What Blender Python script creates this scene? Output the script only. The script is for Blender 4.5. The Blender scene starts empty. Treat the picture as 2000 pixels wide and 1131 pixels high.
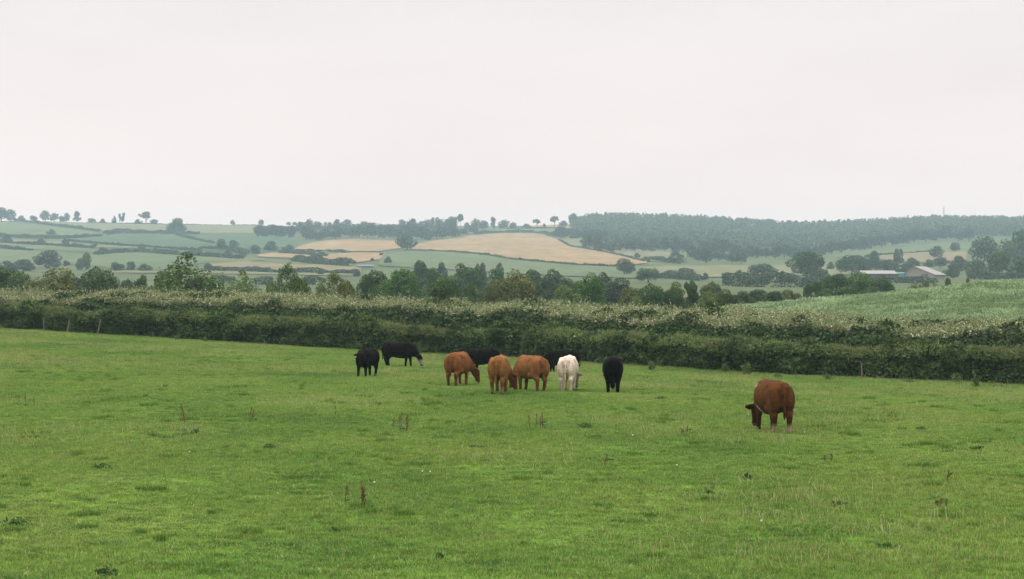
import bpy, bmesh, math, random
import numpy as np
from mathutils import Vector, Matrix
R = math.radians
rng = np.random.default_rng(11)
random.seed(5)
sc = bpy.context.scene
COL = sc.collection

# ------------------------------------------------------------------ camera
F = 3400.0                       # focal length in photo pixels (2000 px wide)
CAMZ = 3.9
HOR = 565.5
cam = bpy.data.cameras.new("camera")
cam.sensor_width = 36.0
cam.lens = 36.0 * F / 2000.0
cam.clip_start = 0.5
cam.clip_end = 20000.0
camo = bpy.data.objects.new("camera", cam)
camo.location = (0, 0, CAMZ)
camo.rotation_euler = (R(90), 0, 0)
COL.objects.link(camo)
sc.camera = camo

# ------------------------------------------------------------------ world, sun, exposure
SUN_EL, SUN_AZ = 58.0, -50.0     # azimuth from +Y towards +X
world = bpy.data.worlds.new("World")
sc.world = world
world.use_nodes = True
wt = world.node_tree
wt.nodes.clear()
wo = wt.nodes.new("ShaderNodeOutputWorld")
bg = wt.nodes.new("ShaderNodeBackground")
sky = wt.nodes.new("ShaderNodeTexSky")
sky.sky_type = 'NISHITA'
sky.sun_disc = False
sky.sun_elevation = R(SUN_EL)
sky.sun_rotation = R(SUN_AZ)
sky.air_density = 1.0
sky.dust_density = 3.0
tc = wt.nodes.new("ShaderNodeTexCoord")
sep = wt.nodes.new("ShaderNodeSeparateXYZ")
wt.links.new(tc.outputs["Generated"], sep.inputs[0])
mp = wt.nodes.new("ShaderNodeMapping")
mp.inputs["Scale"].default_value = (1.0, 1.0, 4.5)
wt.links.new(tc.outputs["Generated"], mp.inputs[0])
cn = wt.nodes.new("ShaderNodeTexNoise")
cn.inputs["Scale"].default_value = 2.6
cn.inputs["Detail"].default_value = 5.0
cn.inputs["Roughness"].default_value = 0.5
wt.links.new(mp.outputs[0], cn.inputs["Vector"])
cr = wt.nodes.new("ShaderNodeMapRange")
cr.inputs[1].default_value = 0.3
cr.inputs[2].default_value = 0.7
cr.inputs[3].default_value = 0.94
cr.inputs[4].default_value = 1.045
wt.links.new(cn.outputs["Fac"], cr.inputs[0])
er = wt.nodes.new("ShaderNodeMapRange")      # an overcast sky is brighter towards the zenith
er.interpolation_type = 'SMOOTHSTEP'
er.inputs[1].default_value = 0.14
er.inputs[2].default_value = 0.95
er.inputs[3].default_value = 1.0
er.inputs[4].default_value = 3.1
wt.links.new(sep.outputs[2], er.inputs[0])
mul = wt.nodes.new("ShaderNodeMath"); mul.operation = 'MULTIPLY'
wt.links.new(cr.outputs[0], mul.inputs[0]); wt.links.new(er.outputs[0], mul.inputs[1])
hr = wt.nodes.new("ShaderNodeMapRange")
hr.inputs[1].default_value = 0.0
hr.inputs[2].default_value = 0.15
wt.links.new(sep.outputs[2], hr.inputs[0])
hm = wt.nodes.new("ShaderNodeMixRGB")
hm.inputs[1].default_value = (11.2, 9.25, 8.6, 1)
hm.inputs[2].default_value = (9.55, 8.62, 8.5, 1)
wt.links.new(hr.outputs[0], hm.inputs[0])
cc = wt.nodes.new("ShaderNodeVectorMath"); cc.operation = 'SCALE'
wt.links.new(hm.outputs[0], cc.inputs[0])     # cloud deck radiance before the 0.1 strength
wt.links.new(mul.outputs[0], cc.inputs["Scale"])
mx = wt.nodes.new("ShaderNodeMixRGB")
mx.inputs[0].default_value = 0.95
wt.links.new(sky.outputs[0], mx.inputs[1]); wt.links.new(cc.outputs[0], mx.inputs[2])
bg.inputs[1].default_value = 0.1
wt.links.new(mx.outputs[0], bg.inputs[0]); wt.links.new(bg.outputs[0], wo.inputs[0])

sun = bpy.data.lights.new("sun", 'SUN')
sun.energy = 1.5
sun.angle = R(12)
sun.color = (1.0, 0.95, 0.88)
suno = bpy.data.objects.new("sun", sun)
sd = Vector((math.sin(R(SUN_AZ)) * math.cos(R(SUN_EL)), math.cos(R(SUN_AZ)) * math.cos(R(SUN_EL)), math.sin(R(SUN_EL))))
suno.rotation_euler = (-sd).to_track_quat('-Z', 'Y').to_euler()
suno.location = (0, 0, 60)
COL.objects.link(suno)

vs = sc.view_settings
vs.view_transform = 'Standard'
vs.look = 'None'
vs.exposure = 0.0
vs.gamma = 1.0
vs.use_curve_mapping = False
sc.render.engine = 'CYCLES'
cy = sc.cycles
cy.max_bounces = 6
cy.diffuse_bounces = 3
cy.glossy_bounces = 2
cy.transmission_bounces = 3
cy.volume_bounces = 1
cy.transparent_max_bounces = 6
cy.use_denoising = True
try:
    cy.denoiser = 'OPENIMAGEDENOISE'
    cy.denoising_input_passes = 'RGB_ALBEDO_NORMAL'
except Exception:
    pass
cy.sample_clamp_indirect = 4.0

# ------------------------------------------------------------------ small tools
def tag(o, label=None, cat=None, group=None, kind=None):
    if label: o["label"] = label
    if cat: o["category"] = cat
    if group: o["group"] = group
    if kind: o["kind"] = kind
    return o

def empty(name, loc=(0, 0, 0), rz=0.0):
    o = bpy.data.objects.new(name, None)
    o.empty_display_size = 0.3
    o.location = loc
    o.rotation_euler = (0, 0, rz)
    COL.objects.link(o)
    return o

def link_mesh(name, me, parent=None, link=True):
    o = bpy.data.objects.new(name, me)
    if link: COL.objects.link(o)
    if parent is not None: o.parent = parent
    return o

def mesh_np(name, V, Fc, mats=(), midx=None, smooth=False):
    """V (n,3); Fc (m,k) int array of k-gons."""
    V = np.asarray(V, dtype=np.float32); Fc = np.asarray(Fc, dtype=np.int32)
    me = bpy.data.meshes.new(name)
    n, (m, k) = len(V), Fc.shape
    me.vertices.add(n); me.vertices.foreach_set("co", V.ravel())
    me.loops.add(m * k); me.loops.foreach_set("vertex_index", Fc.ravel())
    me.polygons.add(m)
    me.polygons.foreach_set("loop_start", np.arange(0, m * k, k, dtype=np.int32))
    for mt in mats: me.materials.append(mt)
    if midx is not None: me.polygons.foreach_set("material_index", np.asarray(midx, dtype=np.int32))
    if smooth: me.polygons.foreach_set("use_smooth", np.ones(m, dtype=bool))
    me.update(calc_edges=True)
    me.validate()
    return me

def _hash(ix, iy, iz, seed):
    h = (ix * 374761393 + iy * 668265263 + iz * 2147483647 + seed * 974711) & 0xFFFFFFFF
    h = ((h ^ (h >> 13)) * 1274126177) & 0xFFFFFFFF
    h = h ^ (h >> 16)
    return (h & 0xFFFF) / 65535.0

def vnoise(x, y, z=None, seed=0):
    x = np.asarray(x, float); y = np.asarray(y, float)
    z = np.zeros_like(x) if z is None else np.asarray(z, float)
    ix, iy, iz = (np.floor(a).astype(np.int64) for a in (x, y, z))
    fx, fy, fz = x - ix, y - iy, z - iz
    fx, fy, fz = (f * f * (3 - 2 * f) for f in (fx, fy, fz))
    out = 0
    for dx in (0, 1):
        for dy in (0, 1):
            for dz in (0, 1):
                w = (fx if dx else 1 - fx) * (fy if dy else 1 - fy) * (fz if dz else 1 - fz)
                out = out + w * _hash(ix + dx, iy + dy, iz + dz, seed)
    return out * 2 - 1

def unit(v):
    return v / np.maximum(np.linalg.norm(v, axis=-1, keepdims=True), 1e-9)

def rdirs(n, r=rng):
    return unit(r.normal(size=(n, 3)))

def leaf_arrays(P, N, size, aspect=0.55, r=rng):
    """diamond leaf faces centred on P, facing N, half-length size."""
    n = len(P)
    a = unit(np.cross(N, rdirs(n, r)))
    b = unit(np.cross(N, a))
    s = np.broadcast_to(np.asarray(size, float).reshape(-1, 1), (n, 1))
    A, B = a * s, b * s * aspect
    V = np.stack([P + A, P + B, P - A, P - B], 1).reshape(-1, 3)
    Fc = np.arange(n * 4).reshape(n, 4)
    return V, Fc

def join_arrays(parts):
    V, Fc, o = [], [], 0
    for v, f in parts:
        V.append(v); Fc.append(np.asarray(f) + o); o += len(v)
    return np.concatenate(V), np.concatenate(Fc)

def tube_arrays(path, radii, k=7, squash=None, up=(0, 0, 1)):
    """closed tube of quads along a path; end caps as quads to a centre fan are replaced by tiny end rings."""
    P = np.asarray(path, float)
    n = len(P)
    T = np.zeros_like(P)
    T[1:-1] = P[2:] - P[:-2]; T[0] = P[1] - P[0]; T[-1] = P[-1] - P[-2]
    T = unit(T)
    up = np.asarray(up, float)
    S = np.cross(T, up)
    bad = np.linalg.norm(S, axis=1) < 1e-3
    S[bad] = np.cross(T[bad], np.array([1.0, 0.001, 0]))
    S = unit(S); U = unit(np.cross(S, T))
    ang = np.linspace(0, 2 * np.pi, k, endpoint=False)
    V = []
    for i in range(n):
        rr = radii[i]
        ra, rb = rr if np.ndim(rr) else (rr, rr)
        V.append(P[i] + np.cos(ang)[:, None] * S[i] * ra + np.sin(ang)[:, None] * U[i] * rb)
    V.insert(0, np.repeat(P[:1], k, 0) + (V[0] - P[0]) * 0.02)
    V.append(np.repeat(P[-1:], k, 0) + (V[-1] - P[-1]) * 0.02)
    V = np.concatenate(V)
    q = []
    for i in range(n + 1):
        for j in range(k):
            q.append((i * k + j, i * k + (j + 1) % k, (i + 1) * k + (j + 1) % k, (i + 1) * k + j))
    q = np.array(q)
    return V, q

# ------------------------------------------------------------------ materials
def new_mat(name):
    m = bpy.data.materials.new(name)
    m.use_nodes = True
    nt = m.node_tree
    b = nt.nodes["Principled BSDF"]
    return m, nt, b

def N(nt, t, **kw):
    n = nt.nodes.new(t)
    for k_, v in kw.items(): setattr(n, k_, v)
    return n

def ramp(nt, fac, stops):
    r = N(nt, "ShaderNodeValToRGB")
    el = r.color_ramp.elements
    while len(el) > 1: el.remove(el[-1])
    el[0].position = stops[0][0]; el[0].color = (*stops[0][1], 1)
    for p, c in stops[1:]:
        e = el.new(p); e.color = (*c, 1)
    nt.links.new(fac, r.inputs[0])
    return r.outputs[0]

def noise(nt, scale, detail=3.0, rough=0.55, world_pos=True, stretch=None):
    n = N(nt, "ShaderNodeTexNoise")
    n.inputs["Scale"].default_value = scale
    n.inputs["Detail"].default_value = detail
    n.inputs["Roughness"].default_value = rough
    if world_pos: src = N(nt, "ShaderNodeNewGeometry").outputs["Position"]
    else: src = N(nt, "ShaderNodeTexCoord").outputs["Object"]
    if stretch:
        m = N(nt, "ShaderNodeMapping"); m.inputs["Scale"].default_value = stretch
        nt.links.new(src, m.inputs[0]); src = m.outputs[0]
    nt.links.new(src, n.inputs["Vector"])
    return n.outputs["Fac"]

def mix(nt, fac, a, b, mode='MIX'):
    m = N(nt, "ShaderNodeMixRGB", blend_type=mode)
    for sock, v in ((m.inputs[0], fac), (m.inputs[1], a), (m.inputs[2], b)):
        if isinstance(v, (int, float)): sock.default_value = v
        elif isinstance(v, tuple): sock.default_value = (*v, 1) if len(v) == 3 else v
        else: nt.links.new(v, sock)
    return m.outputs[0]

def leaf_mat(name, stops, use_object_color=False, trans=0.25, patch=None, patch_scale=0.5, rough=0.6):
    """leaf colour varies leaf by leaf and, if asked, in patches of the plant."""
    m, nt, b = new_mat(name)
    g = N(nt, "ShaderNodeNewGeometry")
    c = ramp(nt, g.outputs["Random Per Island"], stops)
    if use_object_color:
        oi = N(nt, "ShaderNodeObjectInfo")
        c = mix(nt, 1.0, c, oi.outputs["Color"], 'MULTIPLY')
    if patch:
        f = noise(nt, patch_scale, 3.0)
        mr = N(nt, "ShaderNodeMapRange"); mr.inputs[1].default_value = 0.42; mr.inputs[2].default_value = 0.62
        nt.links.new(f, mr.inputs[0])
        c = mix(nt, mr.outputs[0], c, patch)
    nt.links.new(c, b.inputs["Base Color"])
    b.inputs["Roughness"].default_value = rough
    b.inputs["Specular IOR Level"].default_value = 0.05
    if trans > 0:
        tr = N(nt, "ShaderNodeBsdfTranslucent")
        nt.links.new(c, tr.inputs[0])
        ms = N(nt, "ShaderNodeMixShader"); ms.inputs[0].default_value = trans
        out = nt.nodes["Material Output"]
        nt.links.new(b.outputs[0], ms.inputs[1]); nt.links.new(tr.outputs[0], ms.inputs[2])
        nt.links.new(ms.outputs[0], out.inputs[0])
    return m

def plain_mat(name, a, b_, scale=4.0, rough=0.8, world_pos=True, stretch=None, detail=4.0):
    m, nt, b = new_mat(name)
    c = ramp(nt, noise(nt, scale, detail, 0.6, world_pos, stretch), [(0.3, a), (0.7, b_)])
    nt.links.new(c, b.inputs["Base Color"])
    b.inputs["Roughness"].default_value = rough
    b.inputs["Specular IOR Level"].default_value = 0.2
    return m

def field_mat(name, a, b_, c_, big=0.012, fine=0.25, stretch=(1, 0.35, 1)):
    m, nt, b = new_mat(name)
    c = ramp(nt, noise(nt, big, 4.0), [(0.3, a), (0.68, b_)])
    md_ = N(nt, "ShaderNodeMapRange"); md_.inputs[1].default_value = 0.3; md_.inputs[2].default_value = 0.7; md_.inputs[3].default_value = 0.70; md_.inputs[4].default_value = 1.22
    nt.links.new(noise(nt, big * 5.0, 5.0, 0.65, True, (1, 0.22, 1)), md_.inputs[0])
    sc_ = N(nt, "ShaderNodeVectorMath", operation='SCALE'); nt.links.new(c, sc_.inputs[0]); nt.links.new(md_.outputs[0], sc_.inputs["Scale"])
    c = sc_.outputs[0]
    f = N(nt, "ShaderNodeMapRange"); f.inputs[1].default_value = 0.4; f.inputs[2].default_value = 0.75; f.inputs[4].default_value = 0.8
    nt.links.new(noise(nt, fine, 5.0, 0.7, True, stretch), f.inputs[0])
    c = mix(nt, f.outputs[0], c, c_)
    nt.links.new(c, b.inputs["Base Color"])
    b.inputs["Roughness"].default_value = 0.95
    b.inputs["Specular IOR Level"].default_value = 0.05
    return m

# grass colours: patches of yellow green, mid green and blue green over the field
def grass_color(nt):
    big = noise(nt, 0.16, 3.0, 0.5, True, (1, 0.55, 1))
    c = ramp(nt, big, [(0.30, (0.092, 0.200, 0.036)), (0.46, (0.140, 0.258, 0.045)), (0.57, (0.164, 0.276, 0.050)), (0.72, (0.190, 0.280, 0.060))])
    mid = noise(nt, 1.1, 4.0, 0.6, True, (1, 0.6, 1))
    r2 = N(nt, "ShaderNodeMapRange"); r2.inputs[1].default_value = 0.56; r2.inputs[2].default_value = 0.72; r2.inputs[4].default_value = 0.65
    nt.links.new(mid, r2.inputs[0])
    c = mix(nt, r2.outputs[0], c, (0.066, 0.165, 0.036))
    r3 = N(nt, "ShaderNodeMapRange"); r3.inputs[1].default_value = 0.42; r3.inputs[2].default_value = 0.28; r3.inputs[4].default_value = 0.55
    nt.links.new(mid, r3.inputs[0])
    c = mix(nt, r3.outputs[0], c, (0.200, 0.300, 0.080))
    fn = noise(nt, 3.2, 4.0, 0.65)
    r4 = N(nt, "ShaderNodeMapRange"); r4.inputs[1].default_value = 0.32; r4.inputs[2].default_value = 0.68; r4.inputs[3].default_value = 0.66; r4.inputs[4].default_value = 1.30
    nt.links.new(fn, r4.inputs[0])
    s4 = N(nt, "ShaderNodeVectorMath", operation='SCALE'); nt.links.new(c, s4.inputs[0]); nt.links.new(r4.outputs[0], s4.inputs["Scale"])
    return s4.outputs[0]

def make_grass_mats():
    m, nt, b = new_mat("grass_blade")
    c = grass_color(nt)
    g = N(nt, "ShaderNodeNewGeometry")
    v = ramp(nt, g.outputs["Random Per Island"], [(0.0, (0.62, 0.68, 0.6)), (0.5, (1.0, 1.0, 1.0)), (0.92, (1.3, 1.2, 1.25)), (1.0, (1.8, 1.45, 2.2))])
    c = mix(nt, 1.0, c, v, 'MULTIPLY')
    nt.links.new(c, b.inputs["Base Color"])
    b.inputs["Roughness"].default_value = 0.7
    b.inputs["Specular IOR Level"].default_value = 0.14
    tr = N(nt, "ShaderNodeBsdfTranslucent"); nt.links.new(c, tr.inputs[0])
    ms = N(nt, "ShaderNodeMixShader"); ms.inputs[0].default_value = 0.3
    nt.links.new(b.outputs[0], ms.inputs[1]); nt.links.new(tr.outputs[0], ms.inputs[2])
    nt.links.new(ms.outputs[0], nt.nodes["Material Output"].inputs[0])
    t_ = leaf_mat("grass_tuft", [(0.0, (0.070, 0.160, 0.030)), (0.5, (0.108, 0.218, 0.036)), (0.9, (0.155, 0.265, 0.046)), (1.0, (0.24, 0.31, 0.10))], trans=0.25)
    s = leaf_mat("grass_straw", [(0.0, (0.20, 0.22, 0.06)), (0.6, (0.29, 0.31, 0.11)), (1.0, (0.42, 0.40, 0.22))], trans=0.2)
    m2, nt, b = new_mat("pasture_soil")
    c = grass_color(nt)
    c = mix(nt, 1.0, c, (0.62, 0.66, 0.6), 'MULTIPLY')
    nt.links.new(c, b.inputs["Base Color"]); b.inputs["Roughness"].default_value = 1.0
    b.inputs["Specular IOR Level"].default_value = 0.0
    return m, s, m2, t_
M_GRASS, M_STRAW, M_PASTURE, M_TUFT = make_grass_mats()

M_MEADOW = field_mat("meadow", (0.061, 0.094, 0.039), (0.094, 0.116, 0.051), (0.053, 0.080, 0.034))
M_PALE = field_mat("pale_pasture", (0.122, 0.139, 0.069), (0.147, 0.151, 0.080), (0.097, 0.118, 0.057))
M_GREEN = field_mat("green_pasture", (0.080, 0.116, 0.052), (0.105, 0.131, 0.062), (0.066, 0.100, 0.046))
M_BLUE = field_mat("leafy_crop", (0.052, 0.090, 0.045), (0.066, 0.104, 0.050), (0.044, 0.076, 0.039))
M_GOLD = field_mat("ripe_corn", (0.212, 0.162, 0.084), (0.255, 0.190, 0.098), (0.175, 0.136, 0.072))
M_TAN = field_mat("dry_grass", (0.150, 0.138, 0.074), (0.180, 0.158, 0.085), (0.130, 0.125, 0.066))
M_CROPSOIL = field_mat("crop_ground", (0.06, 0.11, 0.045), (0.08, 0.13, 0.05), (0.05, 0.10, 0.045), 0.2, 1.5)

M_BARK = plain_mat("bark", (0.045, 0.036, 0.028), (0.095, 0.08, 0.062), 3.0, 0.9, False, (1, 1, 0.2))
M_LEAF = leaf_mat("tree_leaf", [(0.0, (0.55, 0.6, 0.6)), (0.5, (1.0, 1.0, 1.0)), (0.85, (1.4, 1.3, 1.25)), (1.0, (1.9, 1.6, 1.5))], use_object_color=True, trans=0.22)
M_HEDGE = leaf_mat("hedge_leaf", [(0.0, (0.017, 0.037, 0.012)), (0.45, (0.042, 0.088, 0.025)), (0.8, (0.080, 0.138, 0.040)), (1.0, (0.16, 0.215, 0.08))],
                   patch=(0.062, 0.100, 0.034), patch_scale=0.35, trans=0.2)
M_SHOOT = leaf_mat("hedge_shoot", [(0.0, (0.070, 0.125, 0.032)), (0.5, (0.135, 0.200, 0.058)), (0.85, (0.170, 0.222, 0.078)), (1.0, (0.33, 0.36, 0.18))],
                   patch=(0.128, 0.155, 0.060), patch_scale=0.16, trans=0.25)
M_BRAMBLE = leaf_mat("thicket_leaf", [(0.0, (0.014, 0.030, 0.010)), (0.5, (0.036, 0.072, 0.021)), (0.85, (0.062, 0.110, 0.033)), (1.0, (0.13, 0.17, 0.07))], trans=0.22)
M_PLUME = leaf_mat("thicket_blossom", [(0.0, (0.075, 0.128, 0.040)), (0.4, (0.155, 0.212, 0.080)), (0.7, (0.32, 0.350, 0.18)), (1.0, (0.72, 0.70, 0.54))], trans=0.25, patch=(0.190, 0.235, 0.100), patch_scale=1.6)
M_CORE = plain_mat("core_dark", (0.020, 0.020, 0.012), (0.040, 0.034, 0.022), 2.0, 0.95)  # dark colour of the solid core added inside the hedges
M_CROP = leaf_mat("crop_leaf", [(0.0, (0.150, 0.235, 0.100)), (0.5, (0.195, 0.290, 0.132)), (0.9, (0.25, 0.340, 0.180)), (1.0, (0.32, 0.40, 0.24))], trans=0.25)
M_WEED = leaf_mat("weed_leaf", [(0.0, (0.036, 0.092, 0.026)), (0.6, (0.066, 0.140, 0.038)), (1.0, (0.115, 0.190, 0.060))], trans=0.2)
M_NETTLE = leaf_mat("nettle_leaf", [(0.0, (0.055, 0.10, 0.030)), (0.6, (0.10, 0.15, 0.045)), (1.0, (0.16, 0.19, 0.07))], trans=0.25)
M_DOCK = leaf_mat("dock_seed", [(0.0, (0.085, 0.064, 0.028)), (0.6, (0.14, 0.098, 0.044)), (1.0, (0.21, 0.15, 0.07))], trans=0.0)
M_STALK = plain_mat("dry_stalk", (0.07, 0.052, 0.026), (0.12, 0.085, 0.042), 20.0, 0.9, False)
M_WHITEPETAL = leaf_mat("white_petal", [(0.0, (0.7, 0.68, 0.66)), (1.0, (0.8, 0.79, 0.78))], trans=0.2)
M_POST = plain_mat("weathered_post", (0.10, 0.09, 0.07), (0.19, 0.172, 0.14), 6.0, 0.9, False, (1, 1, 0.15))

# ------------------------------------------------------------------ terrain
PXG = np.arange(-800, 2801, 20.0)
YG = np.arange(-60, 6001, 2.5)
H1PX = [-800, 0, 500, 1000, 1500, 2000, 2800]
H1Y = [165, 141, 131, 125, 104, 98, 90]        # distance of the near hedge's foot, column by column
H1Z = [1.6, 0.72, -0.30, -1.05, -1.22, -1.60, -1.9]

def sstep(a, b, x):
    t = np.clip((x - a) / (b - a), 0, 1)
    return t * t * (3 - 2 * t)

KY = np.array([350, 500, 700, 900, 1200, 1600, 2000, 2400])
KPX = [-800, 0, 500, 1000, 1110, 1200, 1350, 1550, 1700, 1850, 2000, 2800]
KPY = np.array([
    [600, 575, 550, 528, 498, 468, 443, 428],
    [600, 575, 550, 530, 500, 470, 446, 430.5],
    [600, 575, 551, 532, 504, 476, 454, 438.5],
    [600, 576, 553, 533, 506, 476, 453, 441],
    [600, 576, 553, 535, 508, 480, 456, 437],
    [600, 576, 553, 536, 510, 484, 458, 430],
    [600, 576, 553, 537, 512, 488, 462, 435],
    [600, 576, 552, 538, 514, 494, 470, 450],
    [600, 575, 551, 537, 512, 489, 464, 443],
    [600, 574, 549, 534, 508, 483, 460, 434],
    [600, 573, 547, 531, 504, 479, 456, 439],
    [600, 572, 545, 528, 500, 475, 452, 436]], float)
CRPX = [-800, 1250, 1380, 1500, 1700, 1900, 2000, 2800]
CRPY = [0, 0, 603, 594, 575.5, 553.5, 546.5, 515]

def build_table():
    Z = np.zeros((len(PXG), len(YG)))
    for i, px in enumerate(PXG):
        y1 = np.interp(px, H1PX, H1Y); z1 = np.interp(px, H1PX, H1Z)
        kpy = np.array([np.interp(px, KPX, KPY[:, j]) for j in range(len(KY))])
        kz = CAMZ - (kpy - HOR) * KY / F
        cy_ = np.interp(px, CRPX, CRPY)
        w = sstep(1230, 1420, px)
        zc = w * (CAMZ - (cy_ - HOR) * 185 / F if px > 1380 else CAMZ - (603 - HOR) * 185 / F) + (1 - w) * (z1 * 0.5 - 0.4)
        ys = np.concatenate([[y1 + 22, 185, 245, 300], KY, [2700, 3300, 6000]])
        zs = np.concatenate([[z1, zc, zc * 0.55, 0.3], kz, [kz[-1] - 22, kz[-1] * 0.35, 0.0]])
        zf = np.interp(YG, ys, zs)
        s0 = np.interp(px, [0, 1000, 1500, 2000], [62, 58, 50, 46])
        near = z1 * sstep(s0, y1, YG)
        zf = np.where(YG <= y1 + 22, near, zf)
        zf = zf + 0.10 * np.clip(22 - YG, 0, 24)
        Z[i] = zf
    # smooth: little in front, more far away
    def smoothY(A, sig):
        k = int(3 * sig / 2.5); x = np.arange(-k, k + 1) * 2.5
        g = np.exp(-x * x / (2 * sig * sig)); g /= g.sum()
        P = np.pad(A, ((0, 0), (k, k)), mode='edge')
        return np.stack([np.convolve(r_, g, mode='valid') for r_ in P])
    A, B = smoothY(Z, 5.0), smoothY(Z, 40.0)
    w = sstep(260, 520, YG)[None, :]
    Z = A * (1 - w) + B * w
    g = np.exp(-np.arange(-3, 4) ** 2 / (2 * 1.3 ** 2)); g /= g.sum()
    P = np.pad(Z, ((3, 3), (0, 0)), mode='edge')
    Z = sum(g[k] * P[k:k + len(PXG)] for k in range(7))
    return Z
ZT = build_table()

def ground_z(X, Y):
    X = np.asarray(X, float); Y = np.asarray(Y, float)
    px = np.clip(1000 + F * X / np.maximum(Y, 45.0), PXG[0], PXG[-1] - 0.01)
    a = (px - PXG[0]) / 20.0
    b = (np.clip(Y, YG[0], YG[-1] - 0.01) - YG[0]) / 2.5
    ia, ib = a.astype(int), b.astype(int)
    fa, fb = a - ia, b - ib
    z = (ZT[ia, ib] * (1 - fa) * (1 - fb) + ZT[ia + 1, ib] * fa * (1 - fb) + ZT[ia, ib + 1] * (1 - fa) * fb + ZT[ia + 1, ib + 1] * fa * fb)
    nearf = 1 - sstep(140, 220, Y)
    z = z + nearf * (0.05 * vnoise(X * 0.45, Y * 0.45, seed=3) + 0.10 * vnoise(X * 0.09, Y * 0.09, seed=4))
    z = z + (1 - nearf) * (1.2 * sstep(500, 1500, Y)) * vnoise(X * 0.006, Y * 0.006, seed=9)
    return z

def gz(X, Y): return float(ground_z(np.array([X]), np.array([Y]))[0])

YS = np.arange(240, 2560, 2.0)
def solve(px, py, ymin=240.0):
    """world point where the line of sight through a photo position meets the far slopes."""
    Y = YS[YS >= ymin]
    X = (px - 1000) / F * Y
    z = ground_z(X, Y)
    p = HOR + (CAMZ - z) * F / Y
    k = np.argmax(p <= py) if np.any(p <= py) else int(np.argmin(p))
    return float(X[k]), float(Y[k]), float(z[k])

def near_point(px, py):
    """same for the pasture in front of the hedge."""
    Y = np.arange(15, 150, 0.05); X = (px - 1000) / F * Y
    z = ground_z(X, Y); p = HOR + (CAMZ - z) * F / Y
    k = int(np.argmax(p <= py)) if np.any(p <= py) else int(np.argmin(p))
    return float(X[k]), float(Y[k]), float(z[k])

def grid_faces(nr, nc):
    i, j = np.meshgrid(np.arange(nr - 1), np.arange(nc - 1), indexing='ij')
    a = (i * nc + j).ravel()
    return np.stack([a, a + 1, a + nc + 1, a + nc], 1)

rows = np.concatenate([np.arange(-60, 18, 4.0), np.arange(18, 150, 0.6), np.arange(150, 400, 2.5), np.arange(400, 2600, 9.0), np.arange(2600, 2660, 25.0)])
cols = np.linspace(-1, 1, 261)
cols = np.sign(cols) * np.abs(cols) ** 1.25
XX = cols[None, :] * (0.62 * np.maximum(rows, 0)[:, None] + 45)
YY = np.repeat(rows[:, None], len(cols), 1)
ZZ = ground_z(XX, YY)
Vg = np.stack([XX, YY, ZZ], -1).reshape(-1, 3)
Fg = grid_faces(len(rows), len(cols))
fy = YY[:-1, :-1].ravel()
fx = (1000 + F * XX / np.maximum(YY, 45))[:-1, :-1].ravel()
lim = np.interp(fx, H1PX, H1Y) + 4
gm = mesh_np("ground", Vg, Fg, [M_PASTURE, M_MEADOW], (fy > lim).astype(int), smooth=True)
tag(link_mesh("ground", gm), kind="structure")

# ------------------------------------------------------------------ far fields: sheets laid on the slopes
def field(name, mat, pts, lift=0.5, ny=14, ymin=240.0):
    P = np.array(pts, float)
    xs = np.arange(P[0, 0], P[-1, 0] + 0.1, 4.0)
    top = np.interp(xs, P[:, 0], P[:, 1]); bot = np.interp(xs, P[:, 0], P[:, 2])
    wob = vnoise(xs * 0.05, xs * 0 + hash(name) % 7, seed=31)
    V = []
    for x, t, b in zip(xs, top + 0.4 * wob, bot + 0.4 * wob):
        Yt = solve(x, t, ymin)[1]; Yb = solve(x, b, ymin)[1]
        Yv = np.linspace(Yb, Yt, ny)
        Xv = (x - 1000) / F * Yv
        V.append(np.stack([Xv, Yv, ground_z(Xv, Yv) + lift], 1))
    V = np.concatenate(V)
    me = mesh_np(name, V, grid_faces(len(xs), ny), [mat], smooth=True)
    return tag(link_mesh(name, me), kind="structure")

field("hilltop_pasture", M_PALE, [(28, 431, 433), (100, 431, 440), (150, 430.8, 446), (195, 431, 452), (215, 431.5, 455), (285, 433.2, 455), (340, 434.5, 456), (400, 436.5, 457), (500, 439, 457), (506, 439.5, 456)])
field("hill_pasture", M_GREEN, [(-60, 433, 458), (0, 434, 457), (60, 437, 460), (100, 444, 460), (150, 449, 460), (188, 454, 460)])
field("leafy_crop_field", M_BLUE, [(130, 464, 470), (200, 460, 475), (300, 458, 483), (345, 459, 487), (400, 461, 490), (450, 461, 494), (500, 462, 495), (560, 463, 488), (580, 466, 480)])
field("stubble_field", M_PALE, [(18, 468, 473), (70, 471, 477), (130, 475, 481.5), (190, 479, 484), (270, 483, 486), (330, 486, 488)], 0.6)
field("lower_pasture", M_GREEN, [(-60, 474, 484), (0, 475, 484), (60, 479, 488), (130, 483, 491), (185, 487, 494), (200, 489, 495)])
field("valley_meadow", M_GREEN, [(-60, 489, 515), (0, 489, 515), (70, 491, 515), (150, 497, 518), (180, 499, 520), (230, 495, 527), (300, 493, 527), (340, 496, 526), (400, 500, 514), (480, 505, 511), (520, 506, 510)], 0.4)
field("dry_pasture", M_TAN, [(405, 515, 527), (480, 511.5, 528), (560, 518, 530), (640, 519.5, 531), (705, 524, 533)], 0.5)
field("mown_meadow", M_PALE, [(215, 530, 534), (320, 530, 534.5), (450, 531, 536), (560, 533, 538), (700, 535, 540)], 0.4)
field("corn_strip", M_GOLD, [(503, 499, 502), (530, 495, 504), (575, 497, 506), (620, 500, 509), (650, 497, 511), (700, 494, 514), (740, 495, 508), (752, 496, 498)], 0.6)
field("corn_field", M_GOLD, [(576, 486.5, 487.5), (590, 480, 488), (610, 474.5, 489), (640, 470.5, 490), (680, 468.5, 492), (740, 469.5, 492), (790, 472, 485), (796, 480, 483)], 0.6)
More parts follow.
